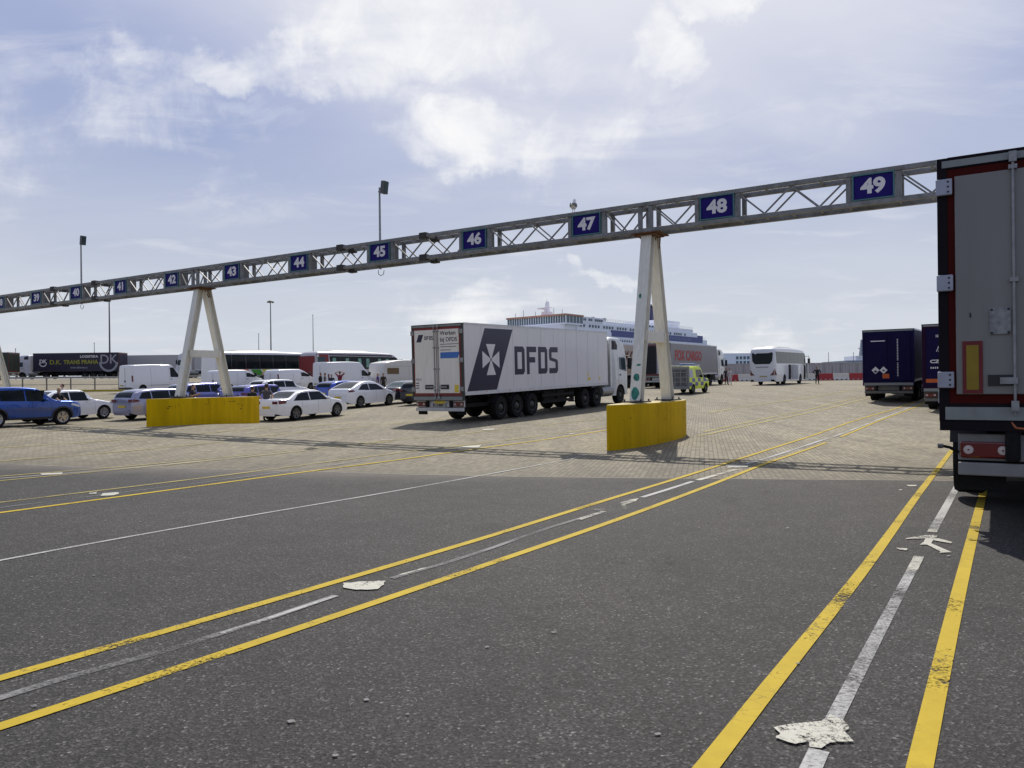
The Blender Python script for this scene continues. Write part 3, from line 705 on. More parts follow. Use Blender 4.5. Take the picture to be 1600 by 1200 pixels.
class Body:
    """car / van / coach shell. x from -L/2 (rear) to L/2 (front)"""
    def __init__(s, L, W, prof, sill, belt, roofw, wx, wr, endr=.35, endk=.14, cr=.12, arch=True, sillw=.96, rise=.12, wb=.97):
        s.L, s.W, s.sill, s.belt, s.roofw, s.wx, s.wr, s.endr, s.endk, s.cr, s.arch, s.sillw, s.rise, s.wb = L, W, sill, belt, roofw, wx, wr, endr, endk, cr, arch, sillw, rise, wb
        s.prof = smooth_prof(prof); s.H = max(z for _, z in prof)
    def plan(s, x):
        d = s.L/2-abs(x); k = 1-(s.endk*(1-max(0, d)/s.endr)**2 if d < s.endr else 0); return s.W/2*k
    def T(s, z):
        if z < s.belt: 
            u = (z-s.sill)/(s.belt-s.sill); return s.sillw+(1-s.sillw)*sin(min(1, max(0, u)*1.35)*pi/2) - (1-s.wb)*max(0, (u-.6)/.4)
        return s.wb-(s.wb-s.roofw)*((z-s.belt)/(max(.01, s.H-s.belt)))**1.15
    def y(s, x, z): return s.plan(x)*s.T(z)
    def low(s, x):
        d = s.L/2-abs(x); z = s.sill+(s.rise*(1-d/.5)**2 if d < .5 else 0)
        if s.arch:
            for w in s.wx:
                q = s.wr**2-(x-w)**2
                if q > 0: z = max(z, s.wr*.86+sqrt(q)*1.0)
        return z
    def build(s, o, paint, name='body', under=None):
        xs = [-s.L/2+s.L*i/90 for i in range(91)]+[p[0] for p in s.prof[::2]]
        for w in s.wx:
            for k in range(-8, 9): xs.append(w+s.wr*sin(k/8*pi/2)*.9999)
            xs += [w-s.wr*1.001, w+s.wr*1.001]
        xs += [-s.L/2+.01, -s.L/2+.03, -s.L/2+.06, s.L/2-.01, s.L/2-.03, s.L/2-.06]
        xs = sorted(set(round(x, 4) for x in xs if abs(x) <= s.L/2)); rings = []
        for x in xs:
            zt = lerp_pts(s.prof, x); zl = s.low(x); w = s.plan(x); iw = w*.74; cr = min(s.cr, (zt-zl)*.4)
            half = [(iw, s.sill+.02), (iw, zl+.0), (s.y(x, zl), zl)]
            zs = [zl+(zt-cr-zl)*k/9 for k in range(1, 10)]
            half += [(s.y(x, z), z) for z in zs]
            yt = s.y(x, zt-cr)
            for k in (1, 2, 3): a = k/3*pi/2; half.append((yt-cr*1.3*(1-cos(a)), zt-cr+cr*sin(a)))
            half.append((yt*.45, zt+cr*.12))
            ring = [(x, 0, s.sill+.02)]+[(x, -a, b) for a, b in half]+[(x, 0, zt+cr*.16)]+[(x, a, b) for a, b in reversed(half)]
            rings.append(ring)
        n = len(rings[0]); h = (n-2)//2; mi = [0]*n
        for i in (0, 1, 2, n-1, n-2, n-3): mi[i] = 1
        mb = MB(); mb.loft(rings, mi=mi); s.o = mb.build(name, [paint, under or BLACKP], o, True, 28); return s.o
    def side(s, pts, sgn, name, mt, parent, off=.006, sub=6, thick=0):
        """polygon (x,z) hugging the side"""
        mb = MB(); P = []
        for (a, b), (c, d) in zip(pts, pts[1:]+pts[:1]):
            for i in range(sub): t = i/sub; P.append((a+(c-a)*t, b+(d-b)*t))
        cx = sum(p[0] for p in P)/len(P); cz = sum(p[1] for p in P)/len(P)
        rings = []
        for k in (0, .35, .7, 1):
            rings.append([(cx+(x-cx)*k, sgn*(s.y(cx+(x-cx)*k, cz+(z-cz)*k)+off), cz+(z-cz)*k) for x, z in P] if k else None)
        c = (cx, sgn*(s.y(cx, cz)+off), cz); n = len(P)
        vs = [c]+rings[1]+rings[2]+rings[3]; fs = [(0, 1+i, 1+(i+1) % n) for i in range(n)]
        for r in (0, 1): fs += [(1+r*n+i, 1+(r+1)*n+i, 1+(r+1)*n+(i+1) % n, 1+r*n+(i+1) % n) for i in range(n)]
        base = [(x, sgn*(s.y(x, z)-.02), z) for x, z in P]; k0 = len(vs); vs += base
        fs += [(1+2*n+i, k0+i, k0+(i+1) % n, 1+2*n+(i+1) % n) for i in range(n)]
        mb.add(vs, fs); return mb.build(name, mt, parent, True, 30)
    def top(s, x0, x1, w0, w1, name, mt, parent, off=.006, n=12, band=(0, 0)):
        """patch hugging the top profile between x0 and x1; widths as fraction of the half width there"""
        vs = []; fs = []
        for i in range(n+1):
            x = x0+(x1-x0)*i/n; zt = lerp_pts(s.prof, x); cr = min(s.cr, (zt-s.low(x))*.4); yt = s.y(x, zt-cr)-cr*.95; f = w0+(w1-w0)*i/n
            dx = .01; sl = (lerp_pts(s.prof, x+dx)-lerp_pts(s.prof, x-dx))/(2*dx); nl = sqrt(1+sl*sl); ox, oz = -sl/nl*off, off/nl
            for k in range(9): u = -1+2*k/8; vs.append((x+ox, yt*f*u, zt+oz+cr*.17*(1-abs(u))))
        for i in range(n):
            for k in range(8): fs.append((i*9+k, i*9+k+1, (i+1)*9+k+1, (i+1)*9+k))
        return MB().add(vs, fs).build(name, mt, parent, True, 30)
def paint(name, c, rough=.22, metal=.0, dirt=.03): return mat(name, c, rough, metal=metal, coat=1.0, var=.02, dirt=dirt)

def car(label, cat, px, Z, a, P, prof, L, W, wr, wx, sill=.24, belt=.92, roofw=.76, win=(), rear_glass=None, front_glass=None, ref=None, wstyle='alloy', tail=None, head=None, rearwin_w=(.92, .8), name='car', group='cars parked in the lanes', cladding=False, plate=True, rimm=None, rtail=None, glassm=None):
    o = empty(name, label, cat, group); gm = glassm or GLASS
    B = Body(L, W, prof, sill, belt, roofw, wx, wr*1.13, endr=.55, endk=.2, cr=.07)
    B.build(o, P)
    for k, x in enumerate(wx):
        for s_ in (-1, 1): wheel(o, x, s_*(W/2-.115), wr, .22, wstyle, rimm)
    for s_ in (-1, 1):
        for wpoly in win: B.side(wpoly, s_, 'side_window', gm, o)
        if tail: B.side(tail, s_, 'tail_light', RED, o, .012)
        if head: B.side(head, s_, 'headlight', CLEAR, o, .008)
        xm = win[-1][1][0]-.12; zm = belt+.07; ym = B.y(xm, zm)
        mr = MB(); mr.ell((xm, s_*(ym+.14), zm), (.07, .11, .07)); mr.bar((xm+.02, s_*(ym-.03), zm-.04), (xm, s_*(ym+.1), zm-.02), .04, .03); mr.build('wing_mirror', P if not cladding else P, o, True, 50)
        for xd in (wx[0]+.62+.05, (wx[0]+wx[1])/2+.62):
            B.side([(xd-.1, belt-.12), (xd+.1, belt-.115), (xd+.1, belt-.085), (xd-.1, belt-.09)], s_, 'door_handle', P, o, .02, 2)
        for xd in (wx[0]+.42, (wx[0]+wx[1])/2+.08, wx[1]-.48): B.side([(xd-.004, sill+.12), (xd+.004, sill+.12), (xd+.008, belt-.01), (xd, belt-.01)], s_, 'door_seam', BLACKP, o, .0022, 3)
        B.side([(wx[0]+wr*1.2, sill+.005), (wx[1]-wr*1.2, sill+.005), (wx[1]-wr*1.2, sill+.09), (wx[0]+wr*1.2, sill+.09)], s_, 'sill_trim', BLACKP if cladding else P, o, .014)
        if cladding:
            for x in wx:
                arc = [(x+wr*1.13*cos(t)*k, wr*.97+wr*1.13*sin(t)*k) for k, ts in ((1.0, range(13)), (1.17, range(12, -1, -1))) for t in [pi*i/12 for i in ts]]
                mb = MB(); n = 13
                vs = [(q[0], s_*(B.y(q[0], max(q[1], sill))+.018), q[1]) for q in arc]; mb.add(vs, [(i, i+1, 25-i-1, 25-i) for i in range(12)]); mb.build('arch_trim', BLACKP, o)
    if rear_glass: B.top(rear_glass[0], rear_glass[1], *rearwin_w, 'rear_window', gm, o)
    if front_glass: B.top(front_glass[1], front_glass[0], .88, .94, 'windscreen', gm, o)
    xr = -L/2
    if plate: MB().box(xr-.012, xr-.002, -.26, .26, .62, .73).build('number_plate', PLATEY, o)
    if rtail:
        y0, y1, z0, z1 = rtail
        for s_ in (-1, 1): MB().box(xr-.01, xr+.03, min(s_*y0, s_*y1), max(s_*y0, s_*y1), z0, z1).build('tail_light', RED, o, bevel=.01)
    MB().box(xr+.02, xr+.1, -W*.34, W*.34, sill+.02, sill+.16).build('rear_diffuser', BLACKP, o)
    MB().box(L/2-.07, L/2-.005, -W*.28, W*.28, sill+.16, sill+.44).build('grille', BLACKP, o)
    place(o, px, Z, a, ref or (-L/2, -W/2), L/2)
    return o
SED = lambda L, H, hood=.98, boot=1.06: [(-L/2, .62), (-L/2+.02, .88), (-L/2+.06, boot-.03), (-L/2+.30, boot), (-L/2+.62, boot+.02), (-L/2+1.45, H-.06), (-L/2+1.85, H-.01), (-L/2+2.35, H), (-L/2+2.75, H-.04), (L/2-1.42, hood+.02), (L/2-1.2, hood-.02), (L/2-.35, hood-.22), (L/2-.08, hood-.34), (L/2, .45)]
# white saloon behind the sport utility car
EST = lambda L, H, hood=.98, wb=1.05: [(-L/2, .55), (-L/2+.03, .85), (-L/2+.06, wb), (-L/2+.46, H-.08), (-L/2+.7, H-.02), (-L/2+1.6, H+.02), (-L/2+2.4, H), (-L/2+2.75, H-.05), (L/2-1.35, hood+.02), (L/2-1.15, hood-.02), (L/2-.35, hood-.20), (L/2-.08, hood-.33), (L/2, .45)]
def side_sed(L, H, belt, boot=1.06):
    x0 = -L/2
    return [[(x0+.92, belt+.04), (x0+2.02, belt+.02), (x0+2.02, H-.10), (x0+1.55, H-.13), (x0+1.3, H-.2)], [(x0+2.08, belt+.02), (L/2-1.62, belt+.01), (L/2-1.78, belt+.12), (x0+2.86, H-.11), (x0+2.08, H-.10)]]
def side_est(L, H, belt):
    x0 = -L/2
    return [[(x0+.34, belt+.10), (x0+1.0, belt+.05), (x0+1.0, H-.10), (x0+.56, H-.14)], [(x0+1.06, belt+.05), (x0+2.02, belt+.03), (x0+2.02, H-.09), (x0+1.06, H-.10)], [(x0+2.08, belt+.03), (L/2-1.55, belt+.01), (L/2-1.72, belt+.12), (x0+2.88, H-.12), (x0+2.08, H-.09)]]
WCAR = paint('car_white', (.90, .90, .91), dirt=.0); WEV = paint('car_pearl_white', (.88, .88, .89), dirt=.0)
L_, W_ = 4.95, 1.88
car('white saloon with black window trim, parked just right of the middle yellow plinth', 'car', 438, 36.6, 29, WCAR, SED(L_, 1.45), L_, W_, .35, (-1.42, 1.5), win=side_sed(L_, 1.45, .92), rear_glass=(-L_/2+.66, -L_/2+1.42), front_glass=(L_/2-1.5, -L_/2+2.85), tail=[(-L_/2+.06, .84), (-L_/2+.42, .86), (-L_/2+.46, .99), (-L_/2+.07, 1.0)], head=[(L_/2-.62, .74), (L_/2-.14, .64), (L_/2-.12, .7), (L_/2-.58, .84)], rtail=(.42, .74, .84, .97), rimm=mat('dark_rim', (.2, .2, .2), .35, metal=.7))
BLUE = mat('car_blue_metallic', (.004, .065, .36), .25, metal=.45, coat=1, var=.03)
L_, W_ = 4.48, 1.85
SUV = [(-L_/2, .6), (-L_/2+.02, .95), (-L_/2+.08, 1.12), (-L_/2+.42, 1.52), (-L_/2+.7, 1.62), (-L_/2+1.6, 1.66), (-L_/2+2.3, 1.63), (-L_/2+2.65, 1.56), (L_/2-1.28, 1.14), (L_/2-1.1, 1.09), (L_/2-.3, 1.02), (L_/2-.08, .92), (L_/2-.02, .72), (L_/2, .5)]
car('blue sport utility car with black wheel-arch cladding at the left edge of the photo', 'car', 98, 33.2, 29, BLUE, SUV, L_, W_, .36, (-1.35, 1.33), sill=.3, belt=1.04, roofw=.77, win=side_est(L_, 1.62, 1.04), rear_glass=(-L_/2+.1, -L_/2+.42), front_glass=(L_/2-1.34, -L_/2+2.75), ref=(1.33, -W_/2), cladding=True, tail=[(-L_/2+.05, .95), (-L_/2+.4, .98), (-L_/2+.45, 1.08), (-L_/2+.08, 1.1)], head=[(L_/2-.55, .86), (L_/2-.12, .76), (L_/2-.1, .84), (L_/2-.5, .95)])
L_, W_ = 4.7, 1.84
car('white saloon showing its bonnet between the blue sport utility car and silver estate', 'car', 163, 38.3, 27, WCAR, SED(L_, 1.47), L_, W_, .33, (-1.35, 1.42), win=side_sed(L_, 1.47, .93), rear_glass=(-L_/2+.66, -L_/2+1.42), front_glass=(L_/2-1.5, -L_/2+2.85), ref=(1.42, -W_/2), tail=[(-L_/2+.06, .84), (-L_/2+.42, .86), (-L_/2+.46, .99), (-L_/2+.07, 1.0)], head=[(L_/2-.62, .74), (L_/2-.14, .64), (L_/2-.12, .7), (L_/2-.58, .84)])
SILV = mat('car_silver_lilac', (.34, .34, .46), .28, metal=.55, coat=1, var=.03)
L_, W_ = 4.75, 1.81
car('silver lilac estate car with red tail lights, its bonnet hidden by the middle yellow plinth', 'car', 209, 36.4, 29, SILV, EST(L_, 1.47), L_, W_, .33, (-1.35, 1.35), win=side_est(L_, 1.47, .95), rear_glass=(-L_/2+.08, -L_/2+.44), front_glass=(L_/2-1.42, -L_/2+2.82), tail=[(-L_/2+.06, .86), (-L_/2+.38, .92), (-L_/2+.30, 1.0), (-L_/2+.09, 1.02)], rtail=(.5, .78, .88, 1.02), head=[(L_/2-.62, .74), (L_/2-.14, .64), (L_/2-.12, .7), (L_/2-.58, .84)])
L_, W_ = 4.75, 1.9
EVP = [(-L_/2, .62), (-L_/2+.03, .9), (-L_/2+.08, 1.12), (-L_/2+.25, 1.17), (-L_/2+1.2, 1.5), (-L_/2+1.75, 1.6), (-L_/2+2.2, 1.615), (-L_/2+2.6, 1.57), (-L_/2+3.1, 1.38), (L_/2-1.05, 1.08), (L_/2-.85, 1.02), (L_/2-.25, .82), (L_/2-.06, .68), (L_/2, .5)]
car('white domed electric car with dark wheels, between the white saloon and long white lorry', 'car', 547, 46, 28, WEV, EVP, L_, W_, .36, (-1.38, 1.5), belt=1.0, roofw=.72, win=[[(-L_/2+.85, 1.1), (-L_/2+1.9, 1.05), (-L_/2+1.9, 1.46), (-L_/2+1.35, 1.42)], [(-L_/2+1.96, 1.05), (L_/2-1.32, 1.03), (L_/2-1.5, 1.14), (-L_/2+2.75, 1.41), (-L_/2+1.96, 1.46)]], rear_glass=(-L_/2+.32, -L_/2+1.45), front_glass=(L_/2-1.15, -L_/2+2.65), tail=[(-L_/2+.06, .97), (-L_/2+.5, 1.0), (-L_/2+.42, 1.1), (-L_/2+.1, 1.1)], head=[(L_/2-.62, .8), (L_/2-.16, .68), (L_/2-.14, .74), (L_/2-.58, .9)], rimm=mat('dark_rim', (.2, .2, .2), .35, metal=.7))
DKB = mat('car_dark_navy', (.018, .02, .035), .25, coat=1, var=.03); DKG = mat('car_black', (.012, .013, .018), .25, coat=1)
BL2 = mat('car_bright_blue', (.02, .07, .42), .25, metal=.4, coat=1); LIL = mat('car_lilac_blue', (.13, .12, .42), .25, metal=.5, coat=1); LI2 = mat('car_pale_blue', (.20, .21, .48), .25, metal=.5, coat=1)
def ebox(label, px, Z, a, P, H=1.47, L_=4.4, W_=1.8, kind='est', ref=None, **k):
    pr = EST(L_, H) if kind == 'est' else SED(L_, H)
    return car(label, 'car', px, Z, a, P, pr, L_, W_, .33, (-L_/2+1.0, L_/2-.95), win=side_est(L_, H, .95) if kind == 'est' else side_sed(L_, H, .92), rear_glass=(-L_/2+.08, -L_/2+.44) if kind == 'est' else (-L_/2+.66, -L_/2+1.42), front_glass=(L_/2-1.42, -L_/2+2.82), ref=ref, tail=[(-L_/2+.06, .86), (-L_/2+.36, .9), (-L_/2+.3, 1.0), (-L_/2+.09, 1.02)], rtail=(.5, .76, .88, 1.02), **k)
ebox('blue hatchback showing its roof behind the white saloon, people standing behind it', 520, 52, 29, BL2, 1.48)
ebox('pale blue hatchback roof showing above the silver estate car', 285, 44, 29, LI2, 1.5, 4.2)
ebox('lilac blue hatchback behind the middle yellow plinth, below the white estate car', 385, 43.5, 25, LIL, 1.45, 4.3)
ebox('white estate car between the yellow plinth and the middle white van', 412, 52.5, 30, WCAR, 1.5, 4.7)
ebox('dark saloon with a bright rear window beside the white domed electric car', 622, 50.5, 30, DKB, 1.46, 4.7, kind='sed', glassm=GLASS2)
ebox('black hatchback half hidden behind the rear corner of the long white lorry', 658, 47.5, 30, DKG, 1.5, 4.2)

# ---------------------------------------------------------------- vans
def van(label, px, Z, a, L, W, H, P, kind='van', ref=None, high=False, rears=True, tail=True, win_front=True):
    o = empty('van', label, 'van', 'white vans in the far lanes')
    hz = H
    prof = [(-L/2, .6), (-L/2+.02, 1.4), (-L/2+.05, H-.25), (-L/2+.16, H-.05), (-L/2+.5, H), (L/2-2.3, H), (L/2-1.95, H-.06), (L/2-1.0, 1.42 if not high else 1.5), (L/2-.85, 1.30), (L/2-.2, 1.08), (L/2-.05, .9), (L/2, .5)]
    if high: prof = [(-L/2, .6), (-L/2+.02, 1.4), (-L/2+.04, H-.25), (-L/2+.12, H-.05), (-L/2+.5, H), (L/2-2.1, H), (L/2-1.75, H-.1), (L/2-1.35, H-.5), (L/2-.62, 1.48), (L/2-.5, 1.36), (L/2-.15, 1.15), (L/2-.04, .9), (L/2, .5)]
    B = Body(L, W, prof, .32, 1.25, .86 if not high else .9, (-L/2+1.05, L/2-.95), .40, endr=.4, endk=.1, cr=.09)
    B.build(o, P)
    for x in B.wx:
        for s_ in (-1, 1): wheel(o, x, s_*(W/2-.12), .34, .22, 'steel')
    hh = H-.28 if not high else H-.75
    for s_ in (-1, 1):
        x1 = L/2-1.12 if not high else L/2-.78
        B.side([(x1-1.0, 1.33), (x1, 1.3), (x1-.12, 1.48), (x1-.62, hh), (x1-1.0, hh)], s_, 'side_window', GLASS, o)
        if tail: B.side([(-L/2+.03, 1.0), (-L/2+.16, 1.0), (-L/2+.16, 1.55), (-L/2+.03, 1.55)], s_, 'tail_light', RED, o, .012)
        B.side([(-L/2+1.7, .62), (x1-1.2, .62), (x1-1.2, .66), (-L/2+1.7, .66)], s_, 'rubbing_strip', mat('grey_trim', (.25, .25, .27), .5), o, .012)
        for xd in (-L/2+1.9, x1-1.12, x1-.02): B.side([(xd-.006, .5), (xd+.006, .5), (xd+.006, hh+.05), (xd-.006, hh+.05)], s_, 'door_seam', BLACKP, o, .003, 3)
        B.side([(x1-1.02, 1.12), (x1-.8, 1.12), (x1-.8, 1.17), (x1-1.02, 1.17)], s_, 'door_handle', BLACKP, o, .02, 2)
        B.side([(L/2-.42, .88), (L/2-.1, .82), (L/2-.1, .96), (L/2-.4, 1.1)], s_, 'headlight', CLEAR, o, .01)
        y = B.y(x1-.1, 1.5); mr = MB(); mr.box(x1-.14, x1-.02, min(s_*(y+.05), s_*(y+.27)), max(s_*(y+.05), s_*(y+.27)), 1.36, 1.7); mr.bar((x1-.05, s_*(y-.02), 1.4), (x1-.06, s_*(y+.1), 1.45), .04); mr.build('wing_mirror', BLACKP, o, bevel=.02)
    if win_front: B.top(x1+.02 if not high else L/2-.68, L/2-1.85 if not high else L/2-1.33, .9, .92, 'windscreen', GLASS, o)
    xr = -L/2-.004
    MB().box(xr-.01, xr, -.006, .006, .5, H-.25).build('rear_door_seam', BLACKP, o)
    MB().box(xr-.014, xr, .25, .75, .62, .73).build('number_plate', mat('plate_dim', (.42, .33, .05), .5), o); MB().box(xr-.05, xr, -.06, .06, 1.0, 1.12).build('door_handle', BLACKP, o)
    MB().box(xr-.03, xr+.2, -W*.42, W*.42, .34, .5).build('rear_bumper', BLACKP, o, bevel=.02)
    MB().box(L/2-.06, L/2-.005, -W*.3, W*.3, .5, .85).build('grille', BLACKP, o)
    place(o, px, Z, a, ref or (-L/2, -W/2), L/2); return o
van('long high-roofed white van on the left, directly behind the silver estate car', 207, 68, 30, 6.0, 2.05, 2.5, VANW, high=False)
van('low white van behind the right leg of the middle gantry support', 345, 67, 30, 5.0, 1.95, 1.97, VANW)
van('white van with visible rear wheel arch, directly above the white saloon roof', 435, 69, 30, 5.0, 1.95, 1.97, VANW)
van('tall white panel van beside the caravan, red coach behind it', 514, 68, 30, 6.2, 2.05, 2.6, VANW, high=True)
# caravan
cv = empty('caravan', 'white touring caravan with an amber side window beside the tall white van', 'caravan')
L_, W_ = 6.2, 2.3
B = Body(L_, W_, [(-L_/2, .7), (-L_/2+.06, 1.5), (-L_/2+.2, 2.35), (-L_/2+.5, 2.58), (L_/2-.6, 2.58), (L_/2-.25, 2.3), (L_/2-.06, 1.5), (L_/2, .7)], .42, 1.6, .97, (0,), .42, endr=.3, endk=.06, cr=.06, rise=.05)
B.build(cv, mat('caravan_cream', (.62, .60, .56), .4, var=.03, dirt=.06))
for s_ in (-1, 1):
    wheel(cv, 0, s_*(W_/2-.13), .33, .2, 'steel'); B.side([(-2.6, 1.45), (-1.1, 1.45), (-1.1, 2.05), (-2.6, 2.05)], s_, 'side_window', mat('amber_window', (.10, .06, .025), .15, coat=.5), cv, .02)
    B.side([(.3, .6), (.31, .6), (.31, 2.3), (.3, 2.3)], s_, 'door_seam', BLACKP, cv, .004, 3); B.side([(1.0, .6), (1.01, .6), (1.01, 2.3), (1.0, 2.3)], s_, 'door_seam', BLACKP, cv, .004, 3)
    B.side([(-2.9, 2.2), (2.8, 2.2), (2.8, 2.22), (-2.9, 2.22)], s_, 'body_moulding', mat('grey_trim', (.25, .25, .27), .5), cv, .006)
place(cv, 600, 73, 38, (-L_/2, -W_/2), L_/2)

# ---------------------------------------------------------------- coaches
def coach(label, px, Z, a, L, H, P, glassx=(-.3, .2), zg=(1.75, 3.1), name='coach', roofpod=True, rearwin=True, door=True, wr=.5, cat='coach'):
    o = empty(name, label, cat); W = 2.55
    prof = [(-L/2, .8), (-L/2+.03, 1.6), (-L/2+.12, H-.55), (-L/2+.3, H-.12), (-L/2+.7, H), (L/2-1.6, H-.03), (L/2-.9, H-.14), (L/2-.5, H-.45), (L/2-.2, H-1.3), (L/2-.04, 1.4), (L/2, .6)]
    wx = (-L/2+3.0, -L/2+4.3, L/2-2.6) if L > 12.5 else (-L/2+3.3, L/2-2.7)
    B = Body(L, W, prof, .32, 1.7, .93, wx, wr+.06, endr=.45, endk=.12, cr=.22, rise=.22, sillw=.98, wb=1.0)
    B.build(o, P)
    for x in wx:
        for s_ in (-1, 1): wheel(o, x, s_*(W/2-.16), wr, .28, 'truck')
    for s_ in (-1, 1):
        x0, x1 = -L/2+glassx[0], L/2-glassx[1]; n = 7
        for k in range(n):
            p, q = x0+(x1-x0)*k/n+.008, x0+(x1-x0)*(k+1)/n-.008; zt = zg[1]
            pts = [(p, zg[0]), (q, zg[0]), (q, zt), (p, zt)]
            if k == n-1: pts = [(p, zg[0]), (q+.05, zg[0]-.25), (q-.12, zt-.2), (q-.45, zt), (p, zt)]
            if k == 0: pts = [(p+.1, zg[0]+.1), (p+.2, zg[0]), (q, zg[0]), (q, zt), (p, zt)]
            B.side(pts, s_, 'side_window', GLASS, o, .008, 4)
        for k in range(4):
            xx = -L/2+5+k*1.15
            B.side([(xx, .5), (xx+.012, .5), (xx+.012, zg[0]-.1), (xx, zg[0]-.1)], s_, 'locker_seam', BLACKP, o, .003, 3)
        ym = B.y(L/2-.3, 2)
        mr = MB(); mr.path([(L/2-.25, s_*(ym-.05), H-.75), (L/2+.35, s_*(ym+.18), H-.7), (L/2+.45, s_*(ym+.2), H-.95)], .03); mr.box(L/2+.38, L/2+.52, min(s_*(ym+.05), s_*(ym+.3)), max(s_*(ym+.05), s_*(ym+.3)), H-1.5, H-.95); mr.build('wing_mirror', BLACKP, o, bevel=.02)
        B.side([(L/2-.35, .7), (L/2-.06, .65), (L/2-.05, .85), (L/2-.35, .95)], s_, 'headlight', CLEAR, o, .01)
    B.top(L/2-.05, L/2-.75, .95, .93, 'windscreen', GLASS, o)
    if roofpod:
        rp = MB(); rp.loft([[(x, w*cos(t), H-.05+h*max(0, sin(t))) for t in [pi*i/8 for i in range(9)]] for x, w, h in ((-L/2+2.2, .7, .02), (-L/2+2.9, .95, .28), (L/2-5, 1.0, .3), (L/2-3.2, .8, .03))], closed=False, capa=False, capb=False); rp.build('roof_unit', mat('roof_grey', (.35, .35, .36), .5), o, True)
    return o, B
cw, B = coach('white coach seen from behind with open luggage door and red corner tail lights', 1212, 74, 34, 12.4, 3.65, mat('coach_white', (.70, .70, .72), .3, coat=.4, var=.02, dirt=.05), glassx=(.35, .25), zg=(2.1, 3.25))
Lc = 12.4
ow = [(-.95, 2.35), (-.72, 2.05), (.72, 2.05), (.95, 2.35), (1.02, 3.05), (.85, 3.32), (-.85, 3.32), (-1.02, 3.05)]
mb = MB(); M = frame('B', (0, 0, 0)); 
vs = []
for (u, v) in [(p[0]*k, 2.68+(p[1]-2.68)*k) for k in (1, .5, 0.02) for p in ow]:
    vs.append((-Lc/2+(.02+max(0, (v-1.6)/(3.1-1.6))*.10 if v < 3.1 else .12+(v-3.1)*.42)-.03, -u, v))
mb.add(vs, [(k*8+i, k*8+(i+1) % 8, (k+1)*8+(i+1) % 8, (k+1)*8+i) for k in (0, 1) for i in range(8)]+[tuple(range(16, 24))]); mb.build('rear_window', GLASS, cw)
for s_ in (-1, 1):
    B.side([(-Lc/2+.05, .95), (-Lc/2+.5, .95), (-Lc/2+.3, 1.2), (-Lc/2+.06, 1.6)], s_, 'tail_light', RED, cw, .012); MB().add([(-Lc/2-.012, s_*.72, .95), (-Lc/2-.012, s_*1.12, .95), (-Lc/2-.012, s_*1.12, 1.5), (-Lc/2-.012, s_*.98, 1.2)], [(0, 1, 2, 3)]).build('tail_light', RED, cw)
MB().box(-Lc/2-.02, -Lc/2, -.45, .25, .8, .9).build('number_plate', mat('plate_dim', (.42, .33, .05), .5), cw); MB().box(-Lc/2-.012, -Lc/2, -.6, .6, 1.72, 1.80).build('rear_badge_strip', mat('grey_trim', (.25, .25, .27), .5), cw)
B.side([(-1.35, .5), (-.45, .5), (-.45, 2.0), (-1.35, 2.0)], -1, 'open_locker', mat('dark_interior', (.02, .02, .022), .9), cw, .006); MB().box(-.42, -.36, -2.0, -1.28, .5, 2.0).build('luggage_door', WHITE, cw, bevel=.01)
B.side([(4.9, .45), (5.75, .45), (5.7, 2.0), (4.9, 2.0)], -1, 'open_front_door', mat('dark_interior', (.02, .02, .022), .9), cw, .006); MB().box(5.0, 5.72, -1.62, -1.56, .5, 2.1).build('passenger_door', GLASS2, cw)
text('TRAVEL', .3, mat('sign_white', (.74, .72, .70)), cw, frame('R', (3.3, -1.245, 2.9)), bold=.01, name='side_lettering') if False else None
place(cw, 1212, 74, 34, (-Lc/2, -1.27), Lc/2)
cd, B = coach('dark-windowed coach with orange, green and yellow side stripes behind the white vans', 340, 76, 33, 12.4, 3.75, mat('coach_white', (.70, .70, .72), .3), glassx=(.15, .12), zg=(1.95, 3.45))
for x0, c in ((-3.6, (.75, .14, .03)), (-2.0, (.06, .28, .03)), (-.6, (.6, .55, .02))):
    B.side([(x0+.9, .6), (x0+2.1, .6), (x0+1.2, 1.92), (x0, 1.92)], -1, 'livery_stripe', mat('stripe_%d' % int(c[0]*100), c, .35), cd, .006)
B.side([(2.6, .5), (3.3, .5), (3.3, 1.9), (2.6, 1.9)], -1, 'middle_door', BLACKP, cd, .008); B.side([(4.6, 1.0), (5.6, 1.0), (6.0, 1.9), (5.2, 1.9)], -1, 'livery_stripe', mat('grey_trim', (.25, .25, .27), .5), cd, .006)
place(cd, 338, 76, 33, (-6.2, -1.27), 6.2)
cr_, B = coach('coach with red rear section and greenish side windows behind the tall white van', 494, 77, 33, 12.6, 3.75, mat('coach_grey', (.50, .49, .52), .35), glassx=(1.9, .12), zg=(1.95, 3.3))
for s_ in (-1, 1):
    B.side([(-6.2, .55), (-4.5, .55), (-4.5, 3.5), (-6.1, 3.5)], s_, 'red_rear_panel', mat('coach_red', (.17, .007, .010), .4), cr_, .005); B.side([(-4.45, 3.36), (5.2, 3.36), (5.0, 3.52), (-4.45, 3.52)], s_, 'cantrail', mat('dark_plum', (.03, .02, .035), .4), cr_, .006)
    B.side([(-6.0, 2.5), (-5.0, 2.5), (-5.0, 3.2), (-6.0, 3.2)], s_, 'side_window', GLASS2, cr_, .012)
    for k in range(6): xx = -4.0+k*1.6+(k*37 % 5)*.12; B.side([(xx, 2.15), (xx+.55, 2.15), (xx+.5, 3.1), (xx+.05, 3.1)], s_, 'curtain', mat('curtain_green', (.18, .34, .29), .6, var=.3), cr_, .012, 3)
MB().box(-6.32, -6.30, -1.1, 1.1, .8, 3.3).build('rear_panel', mat('coach_red', (.17, .007, .010)), cr_)
text('D', 1.4, mat('coach_red', (.17, .007, .010)), cr_, frame('R', (3.1, -1.29, 1.25)), bold=.06, name='side_lettering')
